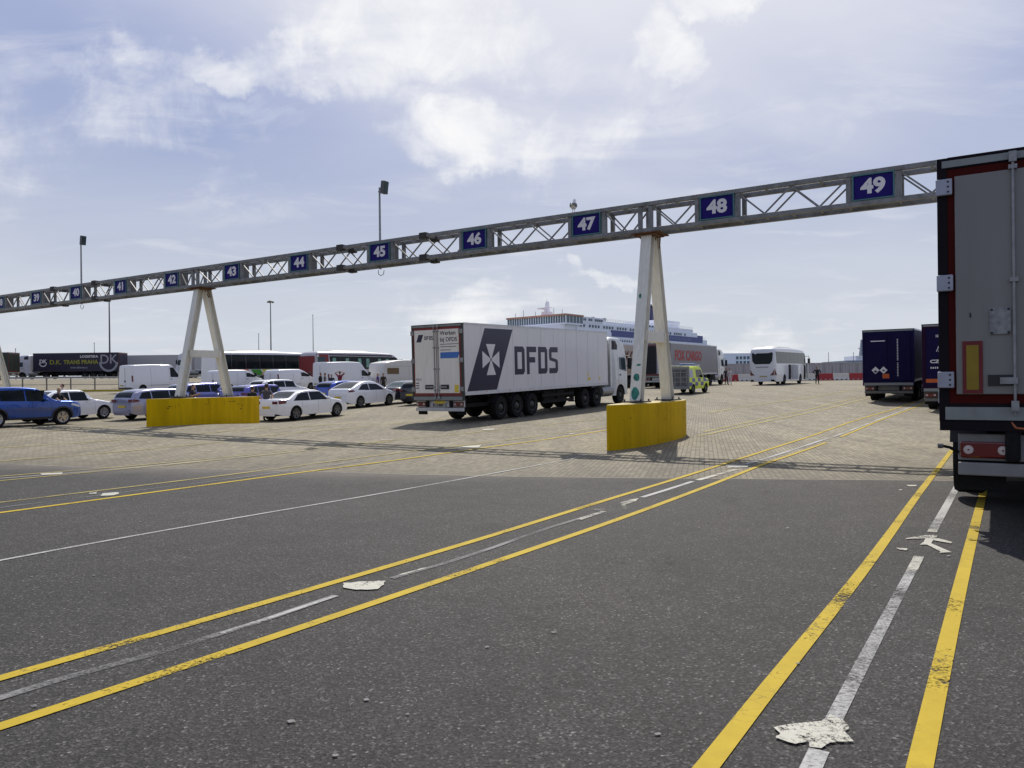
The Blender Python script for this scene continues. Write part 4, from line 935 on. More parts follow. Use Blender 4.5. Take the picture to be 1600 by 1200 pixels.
place(cr_, 494, 77, 33, (-6.3, -1.27), 6.3)

# ---------------------------------------------------------------- lorries
def place_rear(o, px, Z, a, ref, L):
    p = atz(px, Z); th = R(90-a); f = Vector((sin(R(a)), cos(R(a)), 0)); l = Vector((-f.y, f.x, 0)); c = p-f*ref[0]-l*ref[1]; e = c+f*L
    z0, z1 = g(c.x+f.x*1.5, c.y+f.y*1.5), g(e.x, e.y); pt = atan2(z1-z0, L-1.5); o.location = (c.x, c.y, z0-1.5*math.tan(pt)); o.rotation_euler = (0, -pt, th)
def trailer(o, boxm, L=13.6, H=4.0, zb=1.15, rear='reefer', doorm=None, axles=(2.8, 4.12, 5.44), roof=None, hide=False, sealm=None, framem=None, chass=True):
    W = 2.55; y = W/2
    body = MB().box(.10, L, -y, y, zb, H).build('box_body', boxm, o, bevel=.015)
    rl = MB()
    for s_ in (-1, 1): 
        rl.box(.1, L+.002, s_*y-.012, s_*y+.012, H-.07, H+.012); 
        rl.box(.1, L+.002, s_*y-.014, s_*y+.014, zb-.02, zb+.12)
    rl.build('edge_rail', roof or mat('rail_white', (.62, .62, .63), .4, dirt=.12), body)
    fm = framem or mat('door_frame_dark', (.035, .032, .03), .5, var=.2, dirt=.2)
    f = MB(); f.box(0, .098, -y, -y+.10, zb-.22, H); f.box(0, .098, y-.10, y, zb-.22, H); f.box(0, .098, -y+.101, y-.101, H-.13, H+.004); f.box(0, .098, -y+.101, y-.101, zb-.22, zb-.02)
    f.build('door_frame', fm, o, bevel=.006)
    MB().box(-.006, -.001, -y+.06, y-.06, zb-.20, zb-.06).build('rear_sill', mat('sill_grey', (.24, .26, .25), .5, dirt=.2), o)
    MB().box(-.008, .002, -y+.05, y-.05, H-.11, H-.035).build('top_rail', mat('sill_grey', (.24, .26, .25), .5), o)
    dm = doorm or boxm; doors = []
    MB().box(.01, .09, -y+.1, y-.1, zb-.02, H-.13).build('door_seal', sealm or mat('seal_red', (.22, .02, .015), .55), o)
    for s_ in (1, -1):
        d = MB().box(-.02, .03, min(s_*.02, s_*(y-.17)), max(s_*.02, s_*(y-.17)), zb+.08, H-.22).build('rear_door', dm, o, bevel=.008); doors.append(d)
        if rear in ('reefer', 'hinged'):
          if rear == 'reefer':
            lb = MB(); yy = s_*.09; lb.tube((-.045, yy, zb-.1), (-.045, yy, H-.07), .018, 8)
            lb.build('lock_bar', GALV, d)
            for z in (zb+.2, zb+1.05, H-.95, H-.3): MB().box(-.062, -.02, yy-.05, yy+.05, z-.03, z+.03).build('bar_clamp', GALV, d)
            for z in (zb-.1, H-.08): MB().box(-.07, 0, yy-.06, yy+.06, z-.05, z+.05).build('lock_cam', GALV, d)
            MB().box(-.075, -.05, min(yy, yy+s_*.42), max(yy, yy+s_*.42), zb+.3, zb+.36).build('handle', GALV, d)
            MB().box(-.04, -.021, min(yy+s_*.1, yy+s_*.5), max(yy+s_*.1, yy+s_*.5), zb+.24, zb+.42).build('handle_tray', BLACKP, d)
          for z in (zb+.24, (zb+H)/2-.04, H-.33):
                h = MB().box(-.05, 0, min(s_*(y-.15), s_*(y+.01)), max(s_*(y-.15), s_*(y+.01)), z-.09, z+.09).build('hinge', GALV if not hide else mat('hinge_grey', (.33, .34, .40), .4, metal=.3), d, bevel=.01)
                for dz in (-.055, 0, .055): MB().tube((-.054, s_*(y-.11), z+dz), (-.049, s_*(y-.11), z+dz), .012, 8).build('hinge_bolt', BLACKP, h)
    if chass:
        ch = MB()
        for s_ in (-.45, .45): ch.box(.3, L-.5, s_-.06, s_+.06, zb-.5, zb-.03)
        for x in [.6+k*1.4 for k in range(9)]: ch.box(x-.05, x+.05, -1.15, 1.15, zb-.16, zb-.04)
        ch.box(.5, 6.3, -.95, .95, .62, .78)
        ch.build('chassis', CHASSIS, o)
    for x in axles:
        for s_ in (-1, 1): wheel(o, x, s_*(y-.22), .51, .38, 'truck')
        MB().tube((x, -1, .51), (x, 1, .51), .07, 8).build('axle', CHASSIS, o)
    for s_ in (-1, 1):
        for k in range(3): 
            if axles: MB().add([(axles[k]+.62*cos(t)*1, s_*(y-.42*j), .51+.62*sin(t)) for j in (0, 1) for t in [pi*(.12+.76*i/8) for i in range(9)]], [(i, i+1, 10+i, 9+i) for i in range(8)]).build('mudguard', BLACKP, o)
        sg = MB()
        for z in (.55, .85): sg.box(6.4, 9.6, s_*(y-.08)-.015, s_*(y-.08)+.015, z-.07, z+.07)
        for x in (6.7, 8.0, 9.3): sg.box(x-.04, x+.04, s_*(y-.12)-.02, s_*(y-.12)+.02, .45, zb-.05)
        sg.build('side_guard', CHASSIS, o)
    MB().box(7.0, 8.6, .3, 1.1, .5, 1.05).build('pallet_box', CHASSIS, o); MB().box(6.6, 8.9, -1.1, -.3, .52, 1.05).build('pallet_box', CHASSIS, o)
    lg = MB()
    for s_ in (-1, 1): lg.box(9.9, 10.1, s_*.9-.07, s_*.9+.07, .45, zb-.1); lg.box(9.85, 10.15, s_*.9-.14, s_*.9+.14, .40, .45)
    lg.build('landing_leg', CHASSIS, o)
    return body, doors
def bumper(o, zb=.50, zt=1.0, x=.14, y=1.2, m=None, lights=True, plate=None, w=1.2, white=None):
    bm = white or mat('bumper_white', (.55, .54, .53), .5, dirt=.25)
    b = MB().box(x, x+.06, -w, w, zb+.16, zt).build('light_board', bm, o, bevel=.01)
    MB().box(x-.06, x-.002, -w, w, zb, zb+.14).build('bumper_beam', bm, o, bevel=.012)
    for s_ in (-1, 1):
        l = MB().box(x-.05, x-.002, min(s_*(w-.50), s_*(w-.02)), max(s_*(w-.50), s_*(w-.02)), zb+.19, zb+.37).build('tail_light', RED, o, bevel=.02)
        for q in (.1, .42): MB().lathe([(.05, 0), (.045, -.012), (.01, -.015)], c=(0, 0, 0), n=16).build('lamp_lens', mat('lens_pale', (.55, .45, .42), .2), l).matrix_local = Matrix.Translation((x-.052, s_*(w-q), zb+.28)) @ Matrix.Rotation(R(-90), 4, 'Z')
        MB().box(x-.10, x-.002, min(s_*.52, s_*.66), max(s_*.52, s_*.66), zb+.17, zt+.05).build('rubber_buffer', RUBBER, o, bevel=.02)
        MB().box(x+.1, x+.14, min(s_*(w-.45), s_*(w-.01)), max(s_*(w-.45), s_*(w-.01)), .35, zt).build('mud_flap', RUBBER, o)
    if plate: MB().box(x-.012, x-.002, -.26, .26, zb+.3, zb+.42).build('number_plate', plate, o)
def cab(o, P, x0=14.25, H=3.75, drive=(10.9, 12.3), front=15.35, dk=None):
    L, W = 2.35, 2.5
    c = MB(); 
    B = Body(L, W, [(-L/2, H-.12), (-L/2+.3, H), (-.2, H-.02), (.4, H-.16), (.7, H-.5), (.86, H-1.1), (.98, H-1.6), (1.08, 1.6), (1.13, 1.0), (L/2, .6)], .5, 1.75, .92, (front-x0-L/2,), .60, endr=.5, endk=.10, cr=.16, sillw=.99, rise=.0, wb=1.0)
    cb = B.build(o, P, 'cab', BLACKP); cb.location = (x0+L/2, 0, 0)
    for s_ in (-1, 1):
        B.side([(-.18, 1.95), (.80, 1.82), (.74, 2.5), (.62, 2.62), (-.18, 2.62)], s_, 'side_window', GLASS2, cb, .008)
        B.side([(-1.0, 3.05), (-.35, 3.05), (-.3, 3.3), (-.55, 3.55), (-1.0, 3.55)], s_, 'deflector_recess', BLACKP, cb, .006)
        B.side([(-.35, .7), (-.338, .7), (-.338, 2.7), (-.35, 2.7)], s_, 'door_seam', BLACKP, cb, .003, 3); B.side([(-.2, 1.6), (0, 1.6), (0, 1.67), (-.2, 1.67)], s_, 'door_handle', BLACKP, cb, .02, 2)
        mr = MB(); mr.box(.78, .92, min(s_*1.32, s_*1.55), max(s_*1.32, s_*1.55), 1.95, 2.6); mr.bar((.7, s_*1.15, 2.7), (.85, s_*1.45, 2.7), .05); mr.build('wing_mirror', BLACKP, cb, bevel=.03)
        wheel(o, front, s_*(W/2-.17), .51, .32, 'truck')
        for x in drive: wheel(o, x, s_*(W/2-.22), .51, .40, 'truck')
        MB().tube((12.95, s_*1.0, .78), (14.3, s_*1.0, .78), .3, 16).build('fuel_tank', mat('tank_alloy', (.3, .3, .3), .4, metal=.6, dirt=.3), o)
        MB().box(x0-.16, x0+.02, s_*1.2-.02, s_*1.2+.02, .95, H-.2).build('side_deflector', P, o)
    B.top(1.0, .62, .95, .93, 'windscreen', GLASS2, cb); 
    MB().box(.72, 1.02, -1.1, 1.1, H-1.0, H-.94).build('sun_visor', BLACKP, cb, bevel=.02)
    MB().box(L/2-.02, L/2+.012, -.9, .9, .75, 1.5).build('grille', BLACKP, cb)
    ch = MB()
    for s_ in (-.4, .4): ch.box(10.2, 16.0, s_-.05, s_+.05, .6, .9)
    ch.build('tractor_chassis', CHASSIS, o)

# the long white lorry with the big letters
NVY = mat('livery_navy', (.010, .010, .04), .35, var=.05); LBL = mat('livery_blue', (.04, .16, .5), .4)
TWH = mat('trailer_white', (.70, .685, .69), .35, coat=.2, var=.03, vs=1.5, dirt=.07, streak=True); TRW = mat('trailer_rear_white', (.84, .79, .71), .45, var=.04, vs=2, dirt=.14, streak=True)
lo = empty('articulated_lorry', 'long white refrigerated lorry with huge dark blue letters and a cross emblem on its side', 'lorry')
bd, drs = trailer(lo, TWH, doorm=TRW)
bumper(lo, plate=PLATEY)
cab(lo, mat('cab_white', (.62, .63, .62), .3, coat=.5, dirt=.08))
RF = frame('R', (0, -1.275, 0))
mb = MB(); mb.prism([(.25, 1.28), (2.42, 1.28), (3.78, 3.83), (1.6, 3.83)], RF, 0.001, .004); mb.build('emblem_panel', NVY, bd)
cx, cz = 2.02, 2.54; cr = []
for k in range(4):
    a_ = pi/2*k; q = [(.05, .04), (.64, .35), (.64, -.35), (.05, -.04)]
    q = [(cx+u*cos(a_)-v*sin(a_), cz+u*sin(a_)+v*cos(a_)) for u, v in q]; MB().prism(q, RF, .005, .008).build('cross_arm', TWH, bd)
def blockletter(ch, x, z, w, h, s, M, parent, m, d0=.001, d1=.004):
    c = s*.55; P = []
    if ch == 'D': P = [[(0, 0), (s, 0), (s, h), (0, h)], [(s, 0), (w-c, 0), (w-s, s), (s, s)], [(s, h-s), (w-s, h-s), (w-c, h), (s, h)], [(w-c, 0), (w, c), (w, h-c), (w-c, h), (w-s, h-s), (w-s, s)]]
    if ch == 'F': P = [[(0, 0), (s, 0), (s, h), (0, h)], [(s, h-s), (w, h-s), (w, h), (s, h)], [(s, h*.42), (w*.88, h*.42), (w*.88, h*.42+s), (s, h*.42+s)]]
    if ch == 'S': P = [[(0, 0), (w-c, 0), (w, c), (w, h*.42), (w-s*.2, h*.52), (w-s, h*.42), (w-s, s), (0, s)], [(w, h), (c, h), (0, h-c), (0, h*.60), (s*.2, h*.5), (s, h*.60), (s, h-s), (w, h-s)], [(s*.2, h*.5), (w-s, h*.42), (w-s*.2, h*.52), (s, h*.60)]]
    mb = MB()
    for p in P: mb.prism([(x+u, z+v) for u, v in p], M, d0, d1)
    return mb.build('letter', m, parent)
for i, ch in enumerate('DFDS'): blockletter(ch, 3.9+i*1.04, 1.87, .87, 1.24, .25, RF, bd, NVY)
DM = lambda u, v: frame('B', (-.021, 0, 0)) @ Matrix.Translation((u, v, 0))
mb = MB(); mb.prism([(0, 0), (.24, 0), (.36, .3), (.12, .3)], DM(-1.0, 3.3), .001, .003); mb.build('small_emblem', NVY, drs[0])
for i, ch in enumerate('DFDS'): blockletter(ch, i*.115, 0, .095, .15, .028, DM(-.58, 3.38), drs[0], NVY, .001, .003)
text('Werken', .23, NVY, drs[1], DM(.2, 3.62), bold=.004, align='LEFT', depth=.002); text('bij DFDS', .23, NVY, drs[1], DM(.2, 3.36), bold=.004, align='LEFT', depth=.002)
for k, w_ in enumerate((.9, .8, .5)): MB().prism([(0, 0), (w_, 0), (w_, .022), (0, .022)], DM(.2, 3.17-k*.10-(k == 2)*.03), .001, .003).build('small_print', NVY, drs[1])
MB().prism([(0, 0), (.85, 0), (.95, .24), (0, .24)], DM(.2, 2.62), .001, .003).build('blue_label', LBL, drs[1])
text('99071', .13, NVY, drs[0], DM(-1.08, 1.78), align='LEFT', depth=.002)
for k in range(3): MB().prism([(0, 0), (.15, 0), (.15, .04), (0, .04)], DM(-1.07, 1.62-k*.1), .001, .003).build('small_print', NVY, drs[0])
MB().prism([(0, 0), (.2, 0), (.2, .3), (0, .3)], DM(.86, 1.26), .001, .003).build('warning_plate', PLATEY, drs[1])
text('SCHMITZ', .17, BLACKP, lo, frame('B', (.136, 0, .74)), bold=.006, depth=.003)
for x_, z_, w_, h_ in ((11.1, 1.45, .35, .12), (11.1, 1.62, .12, .2), (12.5, 1.42, .12, .17)): MB().prism([(x_, z_), (x_+w_, z_), (x_+w_, z_+h_), (x_, z_+h_)], RF, .001, .004).build('side_label', PLATEY, bd)
for k in range(1, 11): MB().box(.1+k*1.23-.004, .1+k*1.23+.004, -1.2785, -1.2755, 1.30, 3.92).build('panel_seam', mat('seam_grey', (.34, .34, .36), .5), bd)
for k in range(7): MB().box(1.6+k*1.8, 1.66+k*1.8, -1.292, -1.289, 1.20, 1.24).build('side_marker', ORANGE, bd)
MB().box(13.6, 13.95, -.9, .9, 2.1, 3.9).build('cooling_unit', mat('unit_dark', (.03, .03, .03), .6), lo, bevel=.03)
place_rear(lo, 725, 30.2, 31.6, (0, -1.275), 16)

# second white-backed lorry: grey curtain side with red letters
GRC = mat('curtain_grey', (.26, .25, .26), .5, var=.05, vs=1.4, dirt=.15, streak=True); REDL = mat('letter_red', (.40, .02, .02), .5); TAN = mat('curtain_cream', (.55, .45, .36), .5, var=.05)
for lab, px, Z, bm_, dm_, cm, key in (('lorry with a grey curtain side and red letters behind the yellow and blue emergency vehicle', 1048, 68, GRC, mat('door_pale_blue', (.36, .42, .50), .5, dirt=.1), mat('cab_white', (.62, .63, .62)), 0), ('cream-sided lorry with dark red letters just beyond the long white lorry cab', 944, 67, TAN, TRW, mat('cab_black', (.02, .02, .022), .3, coat=.5), 1)):
    lf = empty('articulated_lorry', lab, 'lorry'); bd, drs = trailer(lf, bm_, doorm=dm_, rear='plain')
    bumper(lf); cab(lf, cm, drive=(11.6,))
    if key == 0: MB().box(-.03, -.021, .03, 1.1, 1.24, 3.77).build('open_doorway', mat('dark_interior', (.02, .02, .022), .9), lf)
    text('FOX CARGO', 1.25, REDL if key == 0 else mat('letter_dark_red', (.12, .02, .02), .5), bd, frame('R', (4.9 if key == 0 else 6.6, -1.29, 2.85)), bold=.05, xs=1.03)
    text('CARGO SERVICE', .38, mat('letter_grey', (.12, .12, .13), .5), bd, frame('R', (6.6, -1.29, 2.0)), bold=.01) if False else MB().prism([(2.8, 1.95), (7.0, 1.95), (7.0, 2.10), (2.8, 2.10)], frame('R', (0, -1.29, 0)), 0, .003).build('small_print', mat('letter_grey', (.12, .12, .13), .5), bd)
    place_rear(lf, px, Z, 32, (0, -1.275), 16)
# blue curtain trailers on the right
BLC = mat('curtain_blue', (.007, .005, .045), .6, spec=.12, var=.08, vs=1.2, dirt=.08, streak=True); BLC2 = mat('curtain_blue_side', (.05, .05, .07), .5)
SGN = mat('sign_white', (.74, .72, .70)); GRD = mat('frame_maroon', (.022, .006, .025), .6, spec=.1)
lb_ = empty('articulated_lorry', 'dark blue lorry seen from behind with an orange plate and white diamond hazard signs', 'lorry')
bd, drs = trailer(lb_, BLC, doorm=BLC, rear='plain', sealm=BLC, framem=BLC, axles=(2.8, 4.12, 5.44), H=4.0)
bumper(lb_, white=mat('bumper_dim', (.16, .15, .13), .6, dirt=.3)); cab(lb_, mat('cab_blue', (.02, .02, .12), .3, coat=.5), drive=(11.6,))
MB().prism([(0, 0), (.34, 0), (.34, .25), (0, .25)], frame('B', (-.021, .28, 1.33)), .001, .004).build('orange_plate', mat('plate_orange', (.55, .10, .01), .5), drs[0])
for u in (.62, .22):
    d = MB().prism([(0, -.2), (.2, 0), (0, .2), (-.2, 0)], frame('B', (-.022, u, 1.78)), .001, .004).build('hazard_diamond', SGN, drs[0])
    MB().prism([(0, -.15), (.1, -.04), (0, .0), (-.1, -.04)] if u > .5 else [(-.05, -.06), (.05, -.06), (.05, .02), (-.05, .02)], frame('B', (-.022, u, 1.78)), .005, .007).build('hazard_mark', NVY, d)
for k in range(24): MB().prism([(0, 0), (.06, 0), (.06, .045), (0, .045)], frame('B', (-.022, -.45, 1.45+k*.085)), .001, .003).build('small_print', SGN, drs[1]) if k != 9 else None
MB().prism([(0, 0), (.72, 0), (.72, .05), (0, .05)], frame('B', (-.022, .85, 3.35)), .001, .003).build('small_print', SGN, drs[0])
place_rear(lb_, 1429, 41.2, 33, (0, -1.275), 16)
lt = empty('articulated_lorry', 'dark blue trailer with a white double T emblem, half hidden by the big trailer', 'lorry')
bd, drs = trailer(lt, BLC, doorm=BLC, rear='plain', sealm=GRD, framem=GRD)
bumper(lt, white=mat('bumper_dim', (.16, .15, .13), .6, dirt=.3)); cab(lt, mat('cab_blue', (.02, .02, .12), .3, coat=.5), drive=(11.6,))
for k in range(3):
    x_ = .02+k*.075
    MB().prism([(x_, 0), (x_+.03, 0), (x_+.26, .62), (x_+.23, .62)], DM(-.72, 2.75), .001, .003).build('emblem_line', SGN, drs[0])
for k in range(2): MB().prism([(0, 0), (.75, 0), (.77, .03), (.01, .03)], DM(-.72, 3.40+k*.07), .001, .003).build('emblem_line', SGN, drs[0])
text('CZECH', .2, SGN, drs[0], DM(-.95, 2.3), bold=.008, align='LEFT', depth=.002, xs=1.4); text('CZECH', .2, SGN, drs[1], DM(.3, 2.3), bold=.008, align='LEFT', depth=.002, xs=1.4) if False else None
for k in range(9): MB().prism([(0, 0), (.05, 0), (.05, .08), (0, .08)], DM(-.93+k*.085, 1.98), .001, .003).build('small_print', SGN, drs[0])
MB().lathe([(.09, 0), (.09, .006), (.0, .006)], c=(0, -.03, 0), n=20).build('round_badge', SGN, drs[0]).matrix_local = Matrix.Translation((-.02, .58, 1.68)) @ Matrix.Rotation(R(90), 4, 'Z')
MB().prism([(0, 0), (.55, 0), (.55, .17), (0, .17)], DM(-1.12, 1.35), .001, .004).build('orange_reflector', mat('plate_orange', (.55, .10, .01)), drs[0])
place_rear(lt, 1441, 35, 33, (0, 1.275), 16)
# the big trailer at the right edge
GRW = mat('door_grey_dirty', (.215, .205, .19), .5, var=.06, vs=1.3, dirt=.10, streak=True)
ln = empty('refrigerated_trailer', 'big grey white trailer rear with dark frame and red seal filling the right edge', 'lorry')
bd, drs = trailer(ln, mat('trailer_side_grey', (.4, .4, .42), .5), doorm=GRW, hide=True, rear='hinged', framem=mat('door_frame_black', (.010, .008, .011), .7, spec=.12), sealm=mat('seal_dark_red', (.065, .006, .004), .7, spec=.1), H=4.04, zb=1.34)
bumper(ln, zb=.53, zt=.98, x=.10, w=1.10, white=mat('bumper_pale', (.22, .215, .21), .6, dirt=.35), plate=None)
cab(ln, mat('cab_white', (.62, .63, .62)), drive=(11.6,))
MB().box(-.034, -.021, .855, 1.045, 1.43, 2.0).build('reflector_board', mat('board_red', (.14, .004, .006), .5), drs[0]); MB().box(-.038, -.035, .893, 1.008, 1.47, 1.955).build('reflector_panel', mat('board_amber', (.26, .17, .0), .5, var=.12, vs=3), drs[0])
pt_ = MB().box(-.036, -.021, .595, .79, 2.06, 2.35).build('patch_plate', mat('patch_alloy', (.24, .24, .24), .5, metal=.4, var=.3, vs=20), drs[0], bevel=.006)
for y_, z_ in ((.615, 2.08), (.77, 2.08), (.615, 2.33), (.77, 2.33)): MB().box(-.042, -.036, y_-.012, y_+.012, z_-.012, z_+.012).build('rivet_head', BLACKP, pt_)
MB().box(-.028, -.021, .96, .975, 2.26, 2.31).build('door_scratch', BLACKP, drs[0])
MB().path([(.08, 1.1, .78), (.0, 1.17, .83), (-.03, 1.25, .85)], .018).build('marker_arm', RUBBER, ln); MB().tube((-.03, 1.24, .85), (-.04, 1.29, .85), .028, 12).build('marker_lamp', mat('lamp_grey', (.10, .10, .10)), ln)
hs = MB(); hs.path([(.0, .60, 1.12), (-.02, .56, 1.06), (-.02, .46, 1.05), (0, .40, 1.10)], .012); hs.build('air_hose', mat('hose_orange', (.35, .10, .03), .5), ln)
for s_, d_ in ((1, drs[0]), (-1, drs[1])):
    MB().tube((-.045, s_*.565, 1.2), (-.045, s_*.565, 3.98), .014, 10).build('lock_bar', GALV, d_)
    for z_ in (2.64, 3.84): MB().box(-.06, -.02, s_*.565-.04, s_*.565+.04, z_-.022, z_+.022).build('bar_clamp', GALV, d_)
    for z_ in (1.30, 3.95): MB().box(-.07, -.0, s_*.565-.035, s_*.565+.035, z_-.06, z_+.05).build('lock_cam', GALV, d_)
    MB().box(-.035, -.021, min(s_*.56, s_*.81), max(s_*.56, s_*.81), 1.51, 1.63).build('handle_tray', BLACKP, d_)
    MB().box(-.07, -.036, min(s_*.54, s_*.70), max(s_*.54, s_*.70), 1.53, 1.60).build('handle', GALV, d_)
MB().box(-.012, .095, -1.27, 1.27, 1.02, 1.12).build('rear_crossbar', mat('door_frame_black', (.012, .010, .014)), ln)
place_rear(ln, 1467, 8.56, 32.2, (0, 1.275), 16); ln.location.z += .07
# far lorries facing left
dk = empty('articulated_lorry', 'far dark navy lorry facing left with white cab, yellow letters and round white emblem', 'lorry')
DKC = mat('curtain_dark_navy', (.012, .010, .035), .5, var=.1)
bd, drs = trailer(dk, DKC, rear='plain', roof=mat('rail_dark', (.02, .02, .03), .5)); bumper(dk); cab(dk, mat('cab_pale', (.6, .6, .66), .3, coat=.4), drive=(11.6,))
LF = lambda x, z: frame('L', (x, 1.29, z)); YT = mat('letter_yellow', (.30, .28, .02), .5)
text('D.K.', .95, YT, bd, LF(10.0, 2.55), bold=.02, xs=1.1); text('TRANS PRAHA', .85, YT, bd, LF(6.0, 2.55), bold=.03, xs=.98)
text('LOGISTIKA', .5, SGN, bd, LF(4.7, 3.4), bold=.015, xs=1.15); text('www.dktrans.cz', .42, mat('letter_mid_grey', (.3, .3, .33), .5), bd, LF(6.3, 1.72), bold=.01)
text('DK', 2.0, mat('letter_mid_grey', (.3, .3, .33), .5), bd, LF(1.6, 2.9), bold=.02)
for x_, r0, mm in ((12.0, .62, SGN), (1.6, 1.5, mat('letter_mid_grey', (.3, .3, .33)))):
    ring = MB(); n = 16; t0 = pi
    P = [(r0*cos(pi+pi*i/n), r0*sin(pi+pi*i/n)) for i in range(n+1)]; Q = [(r0*.78*cos(2*pi-pi*i/n), r0*.78*sin(2*pi-pi*i/n)) for i in range(n+1)]
    for i in range(n): ring.prism([P[i], P[i+1], Q[n-i-1], Q[n-i]], LF(x_, 2.5), .001, .004)
    ring.build('round_emblem', mm, bd)
text('DK', .8, SGN, bd, LF(12.0, 2.7), bold=.02)
place_rear(dk, 186, 119, -88, (0, 1.275), 16)
fw = empty('articulated_lorry', 'far plain white box lorry facing left, mostly hidden behind the long white van', 'lorry')
bd, drs = trailer(fw, mat('box_grey_white', (.42, .42, .43), .5, var=.04), rear='plain', H=3.75); cab(fw, mat('cab_pale', (.6, .6, .66)), drive=(11.6,))
place_rear(fw, 322, 125, -88, (0, 1.275), 16)
fq = empty('rigid_lorry', 'far white lorry facing left between the legs of the middle gantry support', 'lorry')
bd, drs = trailer(fq, mat('box_grey_white', (.42, .42, .43)), rear='plain', H=3.95, L=13.6); cab(fq, mat('cab_pale', (.6, .6, .66)), drive=(11.6,))
place_rear(fq, 445, 112, -86, (0, 1.275), 16)
fl = empty('articulated_lorry', 'far dark lorry cut off by the left edge behind the leaning gantry leg', 'lorry')
bd, drs = trailer(fl, mat('curtain_black_green', (.015, .02, .012), .5), rear='plain'); bumper(fl)
place_rear(fl, 13, 112, -88, (0, 1.275), 14)

# ---------------------------------------------------------------- emergency vehicle
L_, W_, H_ = 4.7, 1.9, 2.15
em = empty('emergency_vehicle', 'yellow and blue chequered emergency vehicle with an open grey rear and white roof rack', 'emergency vehicle')
EY = mat('hi_vis_yellow', (.72, .85, .01), .4); EB = mat('chequer_blue', (.05, .05, .28), .4)
B = Body(L_, W_, [(-L_/2, .6), (-L_/2+.02, 1.2), (-L_/2+.06, H_-.15), (-L_/2+.2, H_-.02), (-L_/2+.8, H_), (.2, H_), (.5, H_-.06), (1.05, 1.38), (1.2, 1.28), (L_/2-.2, 1.1), (L_/2-.05, .95), (L_/2, .55)], .38, 1.2, .88, (-1.4, 1.45), .43, endr=.35, endk=.1, cr=.09)
B.build(em, EY)
for x in B.wx:
    for s_ in (-1, 1): wheel(em, x, s_*(W_/2-.13), .38, .24, 'steel')
for s_ in (-1, 1):
    for r in range(2):
        for k in range(7):
            if (k+r) % 2: continue
            x0 = -2.25+k*.62; z0 = .62+r*.32
            if abs(x0+.3+1.4) < .42 and r == 0 or abs(x0+.3-1.45) < .42 and r == 0: z0 = .95; 
            B.side([(x0, z0), (x0+.6, z0), (x0+.6, min(z0+.31, 1.24 if x0 < 1 else 1.05)), (x0, min(z0+.31, 1.24 if x0 < 1 else 1.05))], s_, 'blue_square', EB, em, .006, 3)
    B.side([(-2.2, 1.32), (-1.35, 1.32), (-1.35, 1.95), (-2.2, 1.95)], s_, 'side_panel', mat('panel_pale', (.5, .5, .55), .5), em, .008); B.side([(-.7, 1.3), (.0, 1.28), (.0, 1.92), (-.7, 1.92)], s_, 'side_window', GLASS, em, .008); B.side([(.06, 1.28), (.95, 1.27), (.45, 1.9), (.06, 1.92)], s_, 'side_window', GLASS, em, .008)
    MB().box(.75, .85, min(s_*.98, s_*1.2), max(s_*.98, s_*1.2), 1.25, 1.5).build('wing_mirror', BLACKP, em, bevel=.02)
B.top(1.03, .56, .9, .9, 'windscreen', GLASS, em)
r_ = MB().box(-L_/2-.05, -L_/2+.05, -.955, .955, .42, H_+.02).build('rear_frame', mat('bay_frame', (.22, .22, .22), .6), em); MB().box(-L_/2-.06, -L_/2-.051, -.84, .84, .66, H_-.2).build('load_bay', mat('bay_grey', (.10, .10, .095), .7, var=.4, vs=3), r_)
for k in range(4): MB().box(-L_/2-.075, -L_/2-.061, -.80+k*.42, -.76+k*.42, .7, H_-.25).build('shelf_post', mat('shelf_grey', (.3, .3, .3), .6), r_)
for k in range(3): MB().box(-L_/2-.075, -L_/2-.061, -.8, .8, .95+k*.38, .99+k*.38).build('shelf', mat('shelf_grey', (.3, .3, .3)), r_)
rk = MB(); [rk.bar((-L_/2-.7, y_, H_+.12), (.4, y_, H_+.12), .05) for y_ in (-.8, .8)]; [rk.bar((x_, -.8, H_+.12), (x_, .8, H_+.12), .04) for x_ in (-2.6, -1.6, -.6, .3)]; [rk.bar((x_, y_, H_-.05), (x_, y_, H_+.12), .04) for x_ in (-1.6, .3) for y_ in (-.78, .78)]
rk.build('roof_rack', WHITE, em); MB().box(-.1, .2, -.6, .6, H_+.15, H_+.27).build('light_bar', mat('beacon_blue', (.03, .08, .4), .2), em, bevel=.03)
place(em, 1077, 54, 32, (-L_/2, -W_/2), L_/2); em.scale = (1, 1, .9)

